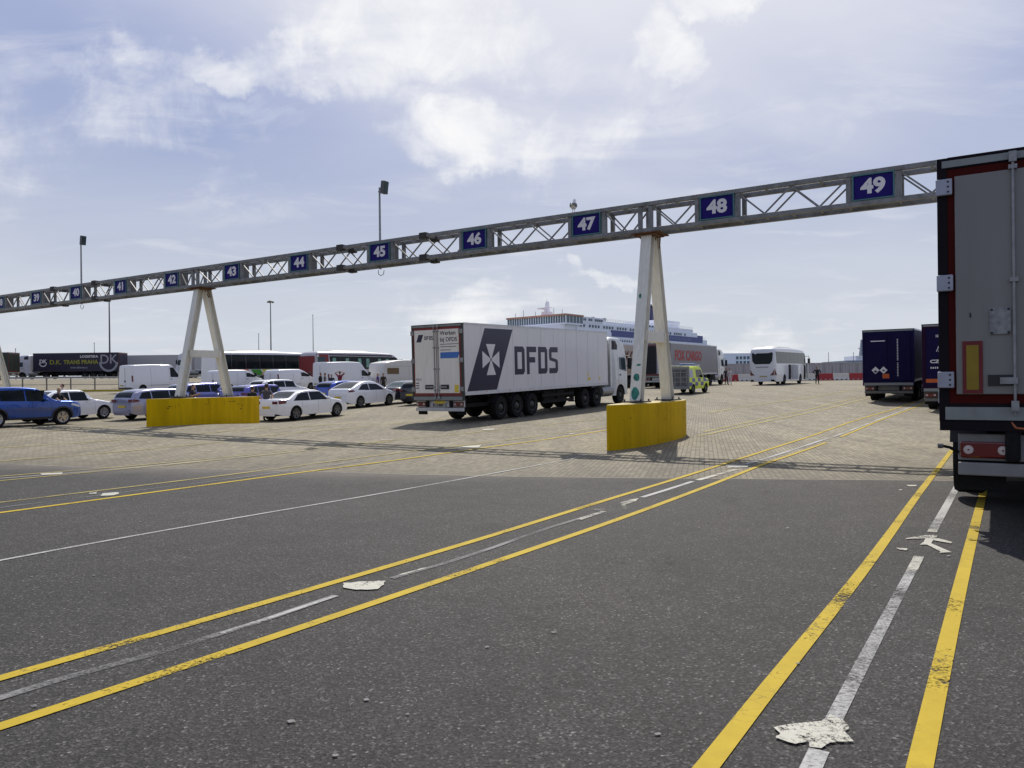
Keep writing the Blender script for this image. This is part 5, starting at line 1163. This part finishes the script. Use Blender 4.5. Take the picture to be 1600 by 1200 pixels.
# ---------------------------------------------------------------- people
def person(label, px, Z, head, H=1.74, top=(.02, .02, .025), legs=(.03, .03, .05), skin=(.42, .26, .18), hair=(.05, .035, .02), pose='stand', hat=None, group=None, short=True, lean=0.0, hold=None, bald=False):
    o = empty('person', label, 'person', group); k = H/1.74
    P = {'pel': (0, 0, .93), 'chest': (.02+lean*.3, 0, 1.22), 'neck': (.01+lean*.5, 0, 1.45), 'hd': (.02+lean*.62, 0, 1.56), 'top': (.02+lean*.66, 0, 1.68)}
    for s_, n in ((1, 'l'), (-1, 'r')):
        P['sh'+n] = (.0+lean*.45, s_*.19, 1.40); P['hip'+n] = (0, s_*.10, .88); P['kn'+n] = (.03, s_*.11, .49); P['an'+n] = (-.02, s_*.12, .09); P['toe'+n] = (.14, s_*.14, .04)
        P['el'+n] = (-.04+lean*.4, s_*.27, 1.12); P['wr'+n] = (.06+lean*.4, s_*.26, .87)
        if pose == 'arms_up': P['el'+n] = (.05, s_*.42, 1.58); P['wr'+n] = (-.02, s_*.17, 1.66)
        if pose == 'phone': P['el'+n] = (.05+lean*.4, s_*.24, 1.13); P['wr'+n] = (.28+lean*.5, s_*.08, 1.22)
        if pose == 'reach': P['el'+n] = (.18+lean*.4, s_*.24, 1.14); P['wr'+n] = (.42+lean*.4, s_*.2, 1.02)
        if pose == 'walk': P['kn'+n] = (.03+s_*.13, s_*.11, .50); P['an'+n] = (s_*.24-.05, s_*.12, .10); P['toe'+n] = (s_*.24+.12, s_*.13, .04); P['wr'+n] = (.06-s_*.2, s_*.25, .88)
        if pose == 'hips' : P['el'+n] = (-.08, s_*.36, 1.16); P['wr'+n] = (.04, s_*.20, 1.0)
    RD = {'pel': .145, 'chest': .165, 'neck': .055, 'hd': .085, 'top': .06, 'sh': .07, 'hip': .10, 'kn': .065, 'an': .045, 'toe': .035, 'el': .045, 'wr': .03}
    names = list(P); idx = {n: i for i, n in enumerate(names)}
    E = [('pel', 'chest'), ('chest', 'neck'), ('neck', 'hd'), ('hd', 'top')]
    for n in 'lr': E += [('chest', 'sh'+n), ('sh'+n, 'el'+n), ('el'+n, 'wr'+n), ('pel', 'hip'+n), ('hip'+n, 'kn'+n), ('kn'+n, 'an'+n), ('an'+n, 'toe'+n)]
    me = bpy.data.meshes.new('body'); me.from_pydata([tuple(c*k for c in P[n]) for n in names], [(idx[a], idx[b]) for a, b in E], [])
    b = bpy.data.objects.new('body', me); col.objects.link(b); b.modifiers.new('s', 'SKIN'); sb = b.modifiers.new('ss', 'SUBSURF'); sb.levels = 2; sb.render_levels = 2
    for i, n in enumerate(names):
        key = n if n in RD else n[:-1]; sv = me.skin_vertices[0].data[i]; r = RD[key]*k; sv.radius = (r*(.72 if n in ('pel', 'chest') else 1), r) if n not in ('chest', 'pel') else (r, r*.78); sv.use_root = (n == 'pel')
    bpy.context.view_layer.update(); m2 = bpy.data.meshes.new_from_object(b.evaluated_get(bpy.context.evaluated_depsgraph_get()))
    bpy.data.objects.remove(b)
    # hands with five fingers and the face are joined into the same body mesh
    mb = MB()
    for n in 'lr':
        w = Vector(P['wr'+n])*k; e = Vector(P['el'+n])*k; d = (w-e).normalized(); sdv = d.cross(Vector((0, 1, 0) if abs(d.y) < .8 else (1, 0, 0))).normalized(); up = sdv.cross(d)
        mb.loft([[tuple(w+d*t+sdv*(a*cos(q))+up*(c_*sin(q))) for q in [2*pi*i/8 for i in range(8)]] for t, a, c_ in ((-.01, .024, .02), (.03, .036, .016), (.085, .04, .013))])
        for i, (u, ln) in enumerate(((-.03, .065), (-.01, .078), (.01, .074), (.03, .058))):
            q0 = w+d*.08+sdv*u; q1 = q0+d*ln*.55+up*.008; mb.tube(q0, q1, .009, 5, .008); mb.tube(q1, q1+d*ln*.4-up*.02, .008, 5, .006)
        mb.tube(w+d*.03+sdv*.03, w+d*.07+sdv*.062, .011, 5, .008)
    hc = Vector(P['hd'])*k+Vector((.005, 0, .03)); mb.ell(hc, (.093*k, .075*k, .115*k), 14, 10)
    mb.add([hc+Vector(v) for v in ((.085, -.014, -.02), (.085, .014, -.02), (.118, 0, -.022), (.09, 0, .02))], [(0, 1, 2), (0, 2, 3), (1, 3, 2)])
    for s_ in (-1, 1): mb.ell(hc+Vector((0, s_*.077, -.005)), (.018, .01, .028), 6, 5)
    nv = len(m2.vertices); vs = [tuple(v.co) for v in m2.vertices]; fs = [tuple(p.vertices) for p in m2.polygons]; n0 = len(fs)
    vs += mb.v; fs += [tuple(i+nv for i in f) for f in mb.f]
    mf = bpy.data.meshes.new('body'); mf.from_pydata(vs, [], fs)
    ct = tuple(round(c, 3) for c in top); cl = tuple(round(c, 3) for c in legs)
    for mm in (mat('cloth_%s' % (ct,), top, .85, var=.2, vs=8), mat('cloth_%s' % (cl,), legs, .85, var=.2, vs=8), mat('skin_%s' % round(skin[0], 2), skin, .6, var=.06), mat('shoe_dark', (.03, .03, .03), .6)): mf.materials.append(mm)
    def seg(p, a, c_):
        a = Vector(P[a])*k; c_ = Vector(P[c_])*k; d = c_-a; t = max(0, min(1, (p-a).dot(d)/d.length_squared)); return (p-a-d*t).length, t
    for i, p in enumerate(mf.polygons):
        c_ = p.center; best = min(((seg(c_, a, b_), a, b_) for a, b_ in E), key=lambda q: q[0][0]/(.17 if q[1] in ('pel', 'chest') else .08)); (dd, t), a, b_ = best
        mi = 0
        if i >= n0: mi = 2
        elif a in ('neck', 'hd') and t > .1: mi = 2
        elif a == 'chest' and b_ == 'neck' and t > .97: mi = 2
        elif b_[:2] == 'el': mi = 0 if (not short or t < .75) else 2
        elif b_[:2] == 'wr': mi = 2 if short or t > .9 else 0
        elif b_[:3] == 'toe': mi = 3
        elif b_[:2] in ('kn', 'an') or b_[:3] == 'hip': mi = 1
        elif a == 'pel' and c_.z < .98*k: mi = 1
        p.material_index = mi; p.use_smooth = True
    bo = bpy.data.objects.new('body', mf); col.objects.link(bo); bo.parent = o
    if not bald:
        h = MB(); 
        for j in range(6):
            pass
        n = 14; rings = []
        for j in range(7):
            ph = j/6*pi*.62; rings.append([(hc.x-.012+.102*k*sin(ph)*cos(t)*(1 if cos(t) < .2 or ph < .9 else .55), hc.y+.084*k*sin(ph)*sin(t), hc.z+.006+.125*k*cos(ph)+(.0 if cos(t) < .2 or ph < .9 else .035)) for t in [2*pi*i/n for i in range(n)]])
        h.loft(rings, capa=True, capb=True); h.build('hair', mat('hair_%s' % round(hair[0], 3), hair, .8, var=.3, vs=20), o, True, 60)
    if hat:
        h = MB(); h.loft([[(hc.x-.005+r*cos(t), hc.y+r*.85*sin(t), hc.z+z) for t in [2*pi*i/14 for i in range(14)]] for r, z in ((.112, .045), (.112, .09), (.09, .135), (.03, .15))]); h.loft([[(hc.x+.06+r*cos(t)*1.2, hc.y+r*.8*sin(t), hc.z+z) for t in [2*pi*i/12 for i in range(12)]] for r, z in ((.085, .045), (.085, .055))]); h.build('cap', mat('cap_dark', hat, .8), o, True, 50)
    p = atz(px, Z); o.location = p; o.rotation_euler = (0, 0, R(90-head)); return o
person('person in dark clothes standing alone right of the white coach', 1277, 76, 190, 1.8, (.012, .012, .015), (.012, .012, .015), pose='hips', short=False)
person('person in dark top standing beside the grey curtain lorry cab', 1135, 78, 170, 1.78, (.02, .02, .03), (.02, .02, .03), short=False)
person('person in pale clothes standing just right of the person in dark top', 1140.5, 76, 200, 1.7, (.55, .5, .5), (.6, .58, .6), short=False, hair=(.02, .015, .01))
person('fair-haired person in a black top leaning over the blue sport utility car bonnet', 87, 35.6, 100, 1.66, (.012, .012, .014), (.03, .03, .05), hair=(.5, .38, .2), pose='reach', lean=.25)
person('brown-haired person in a white top behind the white saloon on the left', 98, 42.5, 230, 1.68, (.6, .58, .58), (.05, .06, .1), hair=(.06, .03, .015))
person('person in a dark t-shirt looking down at a phone behind the middle yellow plinth', 299, 37.5, 95, 1.78, (.025, .02, .03), (.05, .05, .07), pose='phone', lean=.12, hair=(.16, .09, .06))
person('person in black with back turned behind the right end of the middle yellow plinth', 394, 37.5, 20, 1.72, (.012, .012, .012), (.02, .02, .02), short=False)
person('person wearing a dark cap and grey top beside the white saloon boot', 416, 37.5, 10, 1.82, (.06, .06, .065), (.03, .03, .04), hat=(.015, .015, .015), pose='hips')
GP_ = 'people standing behind the blue hatchback'
person('person in black standing at the left end of the group behind the blue hatchback', 501, 65, 100, 1.75, (.015, .015, .018), (.02, .02, .025), group=GP_, short=False)
person('person in a grey shirt in the group behind the blue hatchback', 508, 64.5, 250, 1.74, (.12, .12, .11), (.02, .02, .025), group=GP_)
person('dark-haired person in a dark blue top in the group behind the blue hatchback', 518, 64, 180, 1.62, (.02, .025, .06), (.02, .02, .025), group=GP_)
person('person in a dark red top with both hands behind the head', 531, 64.5, 10, 1.86, (.18, .015, .03), (.03, .03, .04), group=GP_, pose='arms_up')
person('bald person in a purple shirt in front of the caravan', 590, 62, 80, 1.78, (.07, .03, .22), (.03, .03, .05), bald=True)
person('long-haired person in dark clothes right of the bald person in purple', 599, 64, 200, 1.68, (.03, .02, .015), (.02, .02, .02), hair=(.03, .015, .005), short=False)
person('person in black beside the far orange and green coach stripes', 371+40, 73, 150, 1.75, (.015, .012, .02), (.02, .02, .02), short=False)

# motorcycle beside the person with the phone
mo = empty('motorcycle', 'dark motorcycle with a clear windscreen behind the middle yellow plinth', 'motorcycle')
for x in (-.72, .75):
    w = MB().lathe([(.24, -.06), (.30, -.06), (.32, 0), (.30, .06), (.24, .06)], c=(0, 0, 0), n=24).build('wheel', RUBBER, mo, True); w.location = (x, 0, .32)
    rm = MB().lathe([(.24, -.03), (.22, 0), (.24, .03)], n=24)
    for k in range(6): rm.bar((0, 0, 0), (.23*cos(k*pi/3), 0, .23*sin(k*pi/3)), .03)
    rm.build('rim', ALLOY, w)
def blob(name, secs, m_): 
    return MB().loft([[(x, w*cos(t), z+h*sin(t)) for t in [2*pi*i/12 for i in range(12)]] for x, w, z, h in secs]).build(name, m_, mo, True, 50)
blob('tank', [(-.1, .08, .82, .06), (.1, .17, .88, .12), (.35, .16, .92, .13), (.5, .06, .9, .08)], mat('bike_black', (.015, .015, .02), .25, coat=.8)); blob('seat', [(-.85, .06, .9, .03), (-.6, .14, .86, .06), (-.1, .13, .80, .05)], BLACKP)
blob('engine', [(-.25, .1, .5, .15), (-.1, .18, .5, .22), (.2, .18, .5, .22), (.35, .08, .5, .14)], mat('engine_grey', (.08, .08, .08), .4, metal=.6)); blob('fairing', [(.4, .2, .9, .2), (.65, .2, .92, .18), (.85, .06, .85, .08)], mat('bike_black', (.015, .015, .02)))
MB().add([(.55, -.18, 1.05), (.55, .18, 1.05), (.38, .13, 1.42), (.38, -.13, 1.42)], [(0, 1, 2, 3)]).build('windscreen', mat('clear_screen', (.3, .34, .36), .1, coat=.6), mo)
fk = MB(); [fk.tube((.45, y_, 1.0), (.75, y_, .32), .025) for y_ in (-.09, .09)]; fk.build('fork', GALV, mo); hb = MB(); hb.path([(.25, -.38, 1.05), (.4, -.2, 1.1), (.42, .2, 1.1), (.25, .38, 1.05)], .016); hb.build('handlebar', BLACKP, mo)
MB().path([(.1, -.18, .3), (-.3, -.22, .3), (-.75, -.24, .42)], .045, 8).build('exhaust', GALV, mo)
place(mo, 325, 37.8, 60, (0, 0), .8)

# ---------------------------------------------------------------- fence, barriers, containers
def fence(x0, x1, Z, label):
    o = empty('guard_rail_fence', label, 'fence'); a = Vector(((x0-800)/F*Z, Z, 0)); b = Vector(((x1-800)/F*Z, Z, 0)); o.location = (a.x, a.y, 0); H = 1.35
    n = max(2, round((b.x-a.x)/2.45)); MT = mat('rail_weathered', (.14, .13, .12), .6, var=.2, dirt=.2)
    for i in range(n+1):
        x = (b.x-a.x)*i/n; z = g(a.x+x, Z); MB().box(x-.045, x+.045, -.05, .05, z-.05, z+H-.1).build('post', MT, o)
    for zz, hh, nm in ((H-.1, .2, 'top_rail'), (.55, .05, 'lower_rail')):
        r = MB()
        for i in range(n):
            xa, xb = (b.x-a.x)*i/n, (b.x-a.x)*(i+1)/n; r.bar((xa, -.06, g(a.x+xa, Z)+zz), (xb, -.06, g(a.x+xb, Z)+zz), .06, hh)
        r.build(nm, mat('rail_beam', (.30, .29, .27), .5, dirt=.2) if hh > .1 else MT, o)
    return o
fence(-40, 186, 76, 'long low metal guard rail fence on the left below the dark navy lorry'); fence(186, 440, 80, 'metal guard rail fence glimpsed between the white vans')
kb = MB(); n = 20
for i in range(n):
    xa = -70+i*1.75; xb = xa+1.75; kb.bar((xa, 72.5, g(xa, 72.5)+.05), (xb, 72.5, g(xb, 72.5)+.05), .3, .26)
tag(kb.build('kerb', mat('kerb_yellow', (.42, .32, .03), .8, var=.15, dirt=.2)), kind='structure')
BR = mat('barrier_red', (.34, .012, .015), .45, var=.08, dirt=.1); BW = mat('barrier_white', (.62, .58, .52), .5, var=.06, dirt=.15); ZB_ = 108.5
pp = [1352, 1326.5, 1301, 1276, 1251, 1226, 1201.5, 1177, 1153, 1128, 1103]
names_ = ['beside the dark blue lorry', 'next to the red one at the dark blue lorry', 'in the middle of the gap', 'just right of the person in dark clothes', 'behind the person in dark clothes', 'behind the right end of the white coach', 'behind the white coach', 'behind the left end of the white coach', 'beside the person in pale clothes', 'behind the grey lorry cab']
for i, (b_, a_) in enumerate(zip(pp, pp[1:])):
    red = i % 2 == 0; o = empty('water_barrier', '%s plastic road barrier %s' % ('red' if red else 'dirty white', names_[i]), 'barrier', 'red and white road barriers'); x0, x1 = (a_-800)/F*ZB_, (b_-800)/F*ZB_; xm = (x0+x1)/2; w = (x1-x0)/2-.03
    mb = MB(); sec = [(-.30, 0), (-.30, .18), (-.16, .45), (-.12, 1.02), (.12, 1.02), (.16, .45), (.30, .18), (.30, 0)]
    mb.loft([[(x, yy_, zz_) for yy_, zz_ in sec] for x in (-w, -w+.05, w-.05, w)]); bb = mb.build('shell', BR if red else BW, o, bevel=.02)
    for k in range(3): MB().box(-w+.35+k*.65, -w+.60+k*.65, -.33, -.2, .08, .22).build('fork_slot', mat('slot_pale', (.5, .35, .3), .6) if red else BLACKP, o)
    MB().tube((w-.04, 0, 1.0), (w-.04, 0, 1.1), .05, 8).build('filler_cap', BLACKP, o)
    o.location = (xm, ZB_, g(xm, ZB_))
cp_ = [1378, 1352, 1327, 1301, 1275, 1250, 1225, 1200, 1175, 1150, 1125]
nm2 = ['beside the dark blue lorry and partly hidden by it', 'left of the one touching the dark blue lorry', 'in the open gap above the white barrier', 'directly behind the lone person in dark clothes', 'just right of the white coach front', 'behind the white coach mirrors', 'behind the white coach side', 'behind the white coach rear window', 'left of the white coach', 'above the person in pale clothes']
for i, (b_, a_) in enumerate(zip(cp_, cp_[1:])):
    Zc = 114; o = empty('shipping_container', 'pale grey shipping container end-on %s' % nm2[i], 'container', 'pale containers behind the road barriers'); x0, x1 = (a_-800)/F*Zc, (b_-800)/F*Zc; w = (x1-x0)/2-.05
    CW = mat('container_grey', (.40, .40, .42), .5, var=.05, dirt=.12, streak=True); Hc = 2.62
    MB().box(-w+.06, w-.06, .05, 6.0, .15, Hc-.06).build('body', CW, o)
    fr_ = MB(); fr_.box(-w, -w+.1, -.04, .06, 0, Hc); fr_.box(w-.1, w, -.04, .06, 0, Hc); fr_.box(-w+.101, w-.101, -.04, .06, Hc-.12, Hc); fr_.box(-w+.101, w-.101, -.04, .06, 0, .15); fr_.build('end_frame', CW, o)
    for x in (-.7, -.25, .25, .7): MB().tube((x, -.02, .1), (x, -.02, Hc-.1), .025, 6).build('lock_bar', mat('bar_dim', (.3, .3, .3), .5), o)
    MB().box(-.01, .01, -.01, .045, .16, Hc-.13).build('door_seam', BLACKP, o); xm = (x0+x1)/2; o.location = (xm, Zc, g(xm, Zc))

# ---------------------------------------------------------------- masts
def mast(label, px, ytop, Z, r, headw=0, ybase=None):
    o = empty('lamp_mast', label, 'mast'); p = atz(px, Z); hz = 600-ROLL*(px-800); zt = CAMH+(hz-ytop)*Z/F-p.z; o.location = p
    MB().tube((0, 0, 0), (0, 0, zt), r*1.4, 10, r*.7).build('pole', mat('mast_grey', (.12, .12, .13), .5, metal=.3), o)
    if headw:
        h = MB(); h.lathe([(.01, .0), (headw*.4, -.08), (headw, -.25), (headw*.95, -.35), (.1, -.2)], c=(0, 0, zt), n=16, axis='z'); hd = h.build('lamp_ring', mat('lamp_grey', (.10, .10, .10)), o)
        for k in range(6): MB().box(-.16, .16, -.1, .1, -.16, .0, Matrix.Translation((headw*.85*cos(k*pi/3), headw*.85*sin(k*pi/3), zt-.36)) @ Matrix.Rotation(k*pi/3, 4, 'Z')).build('lamp', GALV, hd)
    else: MB().lathe([(.01, .25), (r*1.2, .1), (r*1.2, -.1), (.01, -.12)], c=(0, 0, zt), n=8, axis='z').build('finial', GALV, o)
mast('tall lamp mast with a round lamp ring behind the dark coach', 424, 469, 150, .11, .62)
mast('thin bare pole between the dark coach and the red coach', 490, 493, 150, .07)
mast('slender grey pole rising behind the dark navy lorry to the gantry', 172, 438, 128, .11)
mast('short thin pole rising behind the middle of the dark navy lorry', 148, 537, 135, .06); mast('very faint thin pole left of the tall lamp mast', 405, 522, 180, .08)
mast('short thin pole above the far white lorry cab on the left', 25, 546, 130, .06); mast('thin pole behind the pale containers, nearer the white coach', 1295, 552, 160, .06); mast('thin pole behind the pale containers, nearer the dark blue lorry', 1334, 552, 160, .06)
tw = empty('look_out_tower', 'small glazed look-out platform above the far left lorry', 'tower'); p = atz(8, 150); tw.location = p
MB().box(-.6, .6, -.6, .6, 0, 3.6).build('shaft', mat('tower_grey', (.3, .3, .3), .6), tw); MB().box(-1.0, 1.0, -1, 1, 3.6, 5.0).build('cabin', GLASS2, tw); MB().box(-1.15, 1.15, -1.1, 1.1, 5.0, 5.2).build('roof', mat('tower_grey', (.3, .3, .3)), tw)
for k in range(4): MB().box(-1.02+k*.66, -.95+k*.66, -1.03, -.98, 3.6, 5.0).build('mullion', WHITE, tw)

# ---------------------------------------------------------------- ferries
FW = mat('ship_white', (.86, .88, .94), .45, var=.03, vs=.3, dirt=.03); FB = mat('ship_blue', (.08, .095, .26), .5); FG = mat('ship_glass', (.10, .15, .17), .3); FO = mat('ship_orange', (.48, .25, .17), .5); FF = mat('funnel_blue', (.03, .035, .10), .5)  # ship white is lightened in the paint to stand in for distance haze
sh = empty('ferry', 'large white ferry with blue band, orange bridge roof and dark blue funnel behind the lorries', 'ferry')
fa = math.atan2(.64, .77); fd = Vector((sin(fa), cos(fa), 0)); sh.location = (11, 300, 0); sh.rotation_euler = (0, 0, R(90)-fa)   # +x toward the stern, -y toward the camera side
hw = 14.0
MB().loft([[(x, -w, -4), (x, -w*1.0, 20), (x, w, 20), (x, w, -4)] for x, w in ((-28, .6), (-20, 6), (-8, 11.5), (4, 14), (122, 14))]).build('hull', FW, sh)
sp = MB().box(3, 118, -hw, hw, 20.01, 22.2).build('superstructure', FW, sh)
MB().box(30, 113, -hw-.06, hw+.06, 20.6, 23.2).build('blue_band', FB, sh); MB().box(6, 108, -hw+.3, hw-.3, 22.21, 25.3).build('upper_deck', FW, sh); MB().box(108.01, 114, -hw+.3, hw-.3, 22.21, 24.2).build('aft_deck', FB, sh)
MB().box(3, 24, -hw+.2, hw-.2, 25.31, 27.6).build('forward_house', FW, sh); MB().box(20, 52, -hw+1, hw-1, 25.31, 26.6).build('sun_deck', FW, sh); MB().box(78, 97, -10, 10, 26.91, 30.5).build('funnel_casing', FW, sh); MB().box(52.01, 104, -hw+.6, hw-.6, 25.31, 26.9).build('midship_house', FW, sh)
fn = MB(); fn.loft([[(82, -3.2, z), (91-(z-29)*.3, -3.2, z), (91-(z-29)*.3, 3.2, z), (82+(z-29)*.15, 3.2, z)] for z in (30.51, 36.5)]); fn.build('funnel', FF, sh)
for x, h in ((83.5, 39.6), (85, 39.2), (86.5, 38.8), (88, 38.2)): MB().tube((x, -.8, 36.2), (x-.6, -.8, h), .45, 8).build('exhaust_pipe', FF, sh)
br = MB().box(-1.5, 10, -13.0, 13.0, 21, 24.6).build('bridge_front', FW, sh)
MB().box(-2.2, 9, -14.3, 14.3, 24.6, 27.3).build('bridge_windows', FG, br)
for k in range(25): MB().box(-2.32, -2.2, -14.3+k*1.19, -14.05+k*1.19, 24.6, 27.3).build('bridge_mullion', FW, br)
for k in range(6): MB().box(-2.2+k*2.2, -1.95+k*2.2, -14.42, -14.3, 24.6, 27.3).build('bridge_mullion', FW, br)
MB().box(-2.9, 9.3, -14.6, 14.6, 27.3, 27.95).build('bridge_roof', FO, sh); MB().box(-2.5, 9.0, -14.5, 14.5, 24.0, 24.6).build('bridge_ledge', FW, br)
ms = MB(); ms.loft([[(x0, -1.2*w, z), (x0+2.6*w, -1.2*w, z), (x0+2.6*w, 1.2*w, z), (x0, 1.2*w, z)] for z, w, x0 in ((28.1, 1.5, 3.0), (30.0, 1.2, 3.4), (30.01, .7, 4.0), (34.0, .35, 4.8))]); ms.bar((4.8, -2.4, 31.5), (4.8, 2.4, 31.5), .25); ms.bar((4.2, 0, 30.8), (1.6, 0, 30.8), .25); ms.bar((4.9, 0, 34), (4.9, 0, 35.2), .12); ms.bar((4.9, -1, 33.2), (4.9, 1, 33.2), .15); ms.build('mast', FW, sh)
MB().box(1.0, 2.6, -1.8, 1.8, 30.9, 31.3).build('radar', FW, sh)
for k, y in enumerate((-11, -7, 2, 8, 12)): MB().tube((0, y, 28.1), (0, y, 29.9+(k % 2)*.9), .09, 6).build('whip_aerial', mat('aerial_dark', (.1, .1, .1)), sh)
for x in (25.5, 34): MB().ell((x, -8, 28.0), (.9, .9, 1.0), 12, 8).build('radome', mat('radome_grey', (.35, .36, .38), .5), sh); MB().tube((x, -8, 26), (x, -8, 27.2), .2, 6).build('radome_post', FW, sh)
for z, x0, x1, st, w_, h_ in ((23.6, 8, 96, 2.1, .8, 1.0), (26.1, 5, 23, 1.5, .9, .9), (26.0, 52, 74, 2.4, .5, .8), (18.6, 8, 104, 1.8, 1.1, .9)):
    wb_ = MB(); x = x0
    while x < x1: wb_.box(x, x+w_, -hw-.04, -hw+.4, z, z+h_); x += st*(1 if int(x) % 5 else 1.9)
    q = wb_.build('window_row', FG, sh)
for k in range(18): MB().box(62+k*2.2, 62.9+k*2.2, -hw-.12, -hw-.06, 21.2, 22.5).build('band_window', mat('band_glass', (.12, .16, .3), .3), sh)
rb = MB()
for x0, x1, z in ((24, 52, 26.6), (52, 104, 26.9), (114, 118, 22.3)):
    for dz in (.5, 1.0): rb.bar((x0, -hw+.6, z+dz), (x1, -hw+.6, z+dz), .07)
    x = x0
    while x < x1: rb.bar((x, -hw+.6, z), (x, -hw+.6, z+1.0), .07); x += 2
rb.build('railing', mat('rail_pale', (.5, .5, .52), .5), sh)
s2 = empty('ferry', 'distant pale ship superstructure just right of the grey curtain lorry cab', 'ferry'); s2.location = (160, 500, 0)
MB().box(-18, 14, 0, 40, -4, 8).build('hull', FW, s2); MB().box(-22, -3.5, 0, 20, 8.01, 20).build('superstructure', FW, s2); MB().box(-3.5, 2, 2, 20, 8.01, 12).build('lower_house', FW, s2)
for r in range(2):
    for k in range(4): MB().box(-14+k*2.4, -12.4+k*2.4, -.1, .1, 13+r*3, 15+r*3).build('window', FG, s2)
MB().tube((1, 8, 12), (1, 8, 17), .2, 6).build('mast', FW, s2)
s3 = empty('ferry', 'distant grey ship mast and deck just left of the dark blue lorry', 'ferry'); s3.location = (228, 500, 0)
MB().box(-10, 16, 0, 40, -4, 14.5).build('hull', mat('ship_grey', (.3, .32, .36), .5), s3); MB().box(-3, 12, 2, 20, 14.51, 17.5).build('superstructure', FW, s3)
MB().loft([[(-w, -w, z), (w, -w, z), (w, w, z), (-w, w, z)] for z, w in ((17.5, 1.4), (28, .5))]).build('mast', mat('ship_grey', (.3, .32, .36)), s3); MB().box(-2.5, 2.5, -.3, .3, 22, 22.6).build('yard', FW, s3)
